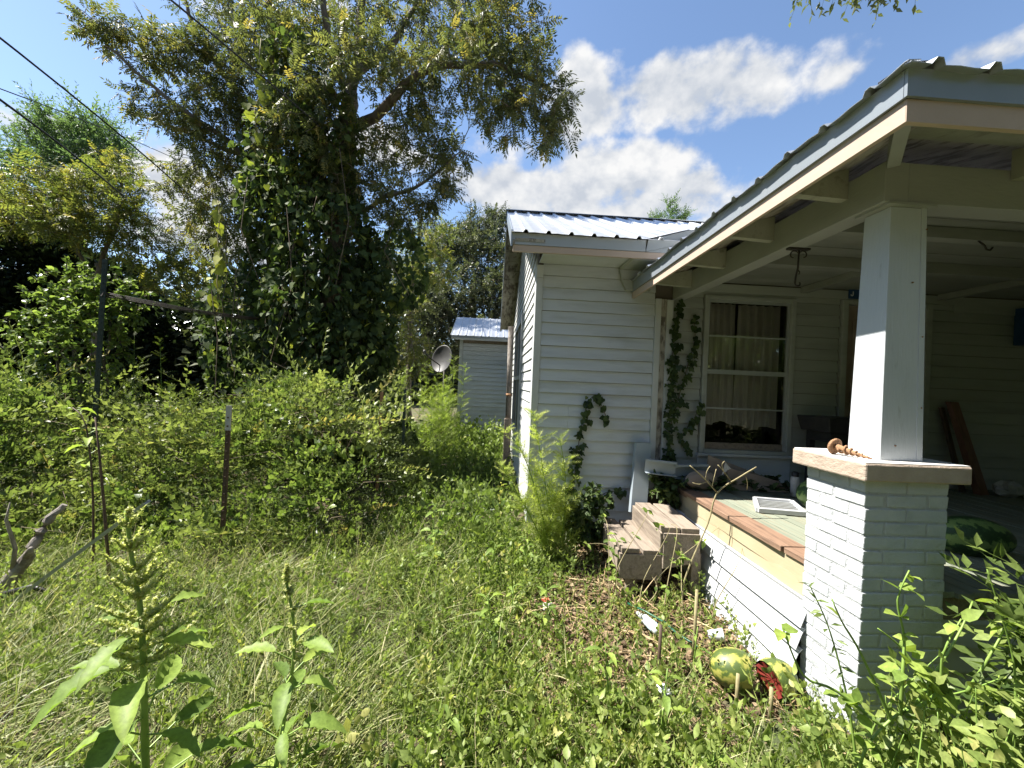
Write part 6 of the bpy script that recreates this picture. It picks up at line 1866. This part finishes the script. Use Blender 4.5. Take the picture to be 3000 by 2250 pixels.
Yp = 1.42
twiggy('sprawling_weed', 'sprawling bright green weed with thick stems in front of the brick pier', [
    [(1.36, Yp, .10), (1.40, Yp, .34), (1.48, Yp, .46), (1.60, Yp, .54), (1.79, Yp, .59), (1.93, Yp, .64)],
    [(1.54, Yp, .50), (1.52, Yp - .02, .67), (1.54, Yp, .79), (1.51, Yp, .92), (1.55, Yp, 1.03)],
    [(1.51, Yp, .47), (1.38, Yp, .72), (1.30, Yp, .84), (1.26, Yp, .92)],
    [(1.48, Yp, .45), (1.31, Yp + .02, .57), (1.19, Yp + .03, .62), (1.10, Yp + .03, .80)],
    [(1.60, Yp, .54), (1.66, Yp - .03, .72), (1.74, Yp - .02, .84), (1.80, Yp, .92)],
    [(1.55, Yp, .50), (1.62, Yp - .05, .62), (1.60, Yp - .08, .78), (1.66, Yp - .08, .90)],
    [(1.79, Yp, .58), (1.82, Yp - .04, .74), (1.90, Yp - .03, .86)],
    [(1.66, Yp, .56), (1.60, Yp + .05, .70), (1.50, Yp + .06, .78)]], .30, .062, 501, T_OV + [t_ovate(.38, .04, .05)], LM['big'], (.75, .2), r0=.007)
rr = np.random.default_rng(9)
stems = []
for k in range(75):
    x0, y0 = rr.uniform(1.30, 2.15), rr.uniform(1.12, 1.55)
    hgt = rr.uniform(.35, .78) * (1 if x0 > 1.5 else .6)
    stems.append([(x0, y0, .05), (x0 + rr.normal(0, .03), y0, hgt * .5), (x0 + rr.normal(0, .07), y0 + rr.normal(0, .05), hgt)])
twiggy('pier_weeds', 'thick clump of small-leaved weeds at the foot of the brick pier', stems, .6, .052, 502, T_LAN + T_OV, LM['weed'], (.6, .25), r0=.004)
twiggy('mugwort', 'tall narrow-leaved weed with a tapering tip beside the shaded deck', [[(1.90, 1.35, .05), (1.89, 1.35, .40), (1.88, 1.35, .71), (1.82, 1.35, .91), (1.76, 1.35, 1.07)], [(1.93, 1.33, .05), (1.97, 1.33, .5), (1.98, 1.33, .85)], [(1.88, 1.38, .3), (1.95, 1.38, .6), (2.0, 1.38, .95)]], .95, .045, 503, [t_lancet(.13), t_lancet(.18)], LM['weed'], (.6, .2))
twiggy('mugwort', 'slim dark narrow-leaved weed leaning across the lit face of the pier', [[(1.48, 1.50, .1), (1.42, 1.50, .45), (1.33, 1.50, .75), (1.24, 1.50, .93)]], .95, .042, 504, [t_lancet(.12), t_lancet(.16)], LM['weed'], (.3, .15))

# dead forked vine standing before the skirting, and stalks over the steps
dv = MB()
for pts, r0 in (([(1.40, 2.82, .05), (1.43, 2.85, .31), (1.58, 2.85, .71), (1.64, 2.85, .93), (1.81, 2.86, 1.05), (1.94, 2.88, 1.12)], .006), ([(1.64, 2.85, .93), (1.53, 2.85, 1.04), (1.43, 2.85, 1.12)], .0045), ([(1.56, 2.85, 1.01), (1.50, 2.84, .99), (1.45, 2.84, 1.0)], .003), ([(1.75, 2.86, 1.01), (1.69, 2.86, 1.08), (1.64, 2.86, 1.13)], .0035), ([(1.55, 2.85, 1.02), (1.56, 2.86, 1.08), (1.585, 2.86, 1.12)], .003), ([(1.60, 2.85, .97), (1.62, 2.86, 1.05), (1.63, 2.86, 1.10)], .003), ([(1.85, 2.86, 1.06), (1.88, 2.88, 1.0), (1.89, 2.9, .95)], .0025), ([(1.69, 2.85, 1.07), (1.67, 2.86, 1.13), (1.69, 2.86, 1.16)], .0025)):
    dv.tube(sample_pl(pts, .04), r0, 5)
dv.build('dead_vine', MT['drystem'], label='pale leafless forked vine standing up before the deck edge', cat='vine')
stems = []
rr = np.random.default_rng(31)
for k in range(9):
    x0, y0 = rr.uniform(.9, 1.55), rr.uniform(2.55, 3.0)
    x1, z1 = x0 + rr.normal(.08, .14), rr.uniform(.35, .75)
    stems.append([(x0, y0, .06), (x0 + rr.normal(0, .06), y0 + .05, z1 * .45), (x1, y0 + rr.uniform(.0, .3), z1), (x1 + rr.normal(.05, .08), y0 + rr.uniform(.1, .4), z1 + rr.uniform(-.05, .08))])
twiggy('trailing_vine', 'half-dry trailing vine with scattered leaves climbing over the wooden steps', stems, .22, .06, 505, [t_bigleaf(.26, .15, .3, 4, 3), t_ovate(.3)], LM['big'], (.55, .3), 'drystem', .0045)
# cut stubs and pale stalks standing in the litter
for k, (x0, y0, hgt, lab) in enumerate([(1.22, 2.30, .42, 'cut tan stalk standing by the plastic cup'), (1.28, 1.98, .16, 'short cut stub in front of the split watermelon'), (1.42, 1.93, .13, 'short thick stub beside the red melon flesh'), (.95, 2.15, .30, 'thin brown stalk in the litter before the bottle')]):
    MB().tube([(x0, y0, .03), (x0 + .005, y0, .08 + hgt * .5), (x0 + .012, y0 + .01, .08 + hgt)], [.011, .010, .009], 6).build('cut_stalk', MT['drystem'] if k != 3 else MT['postbrown'], label=lab, cat='stalk')
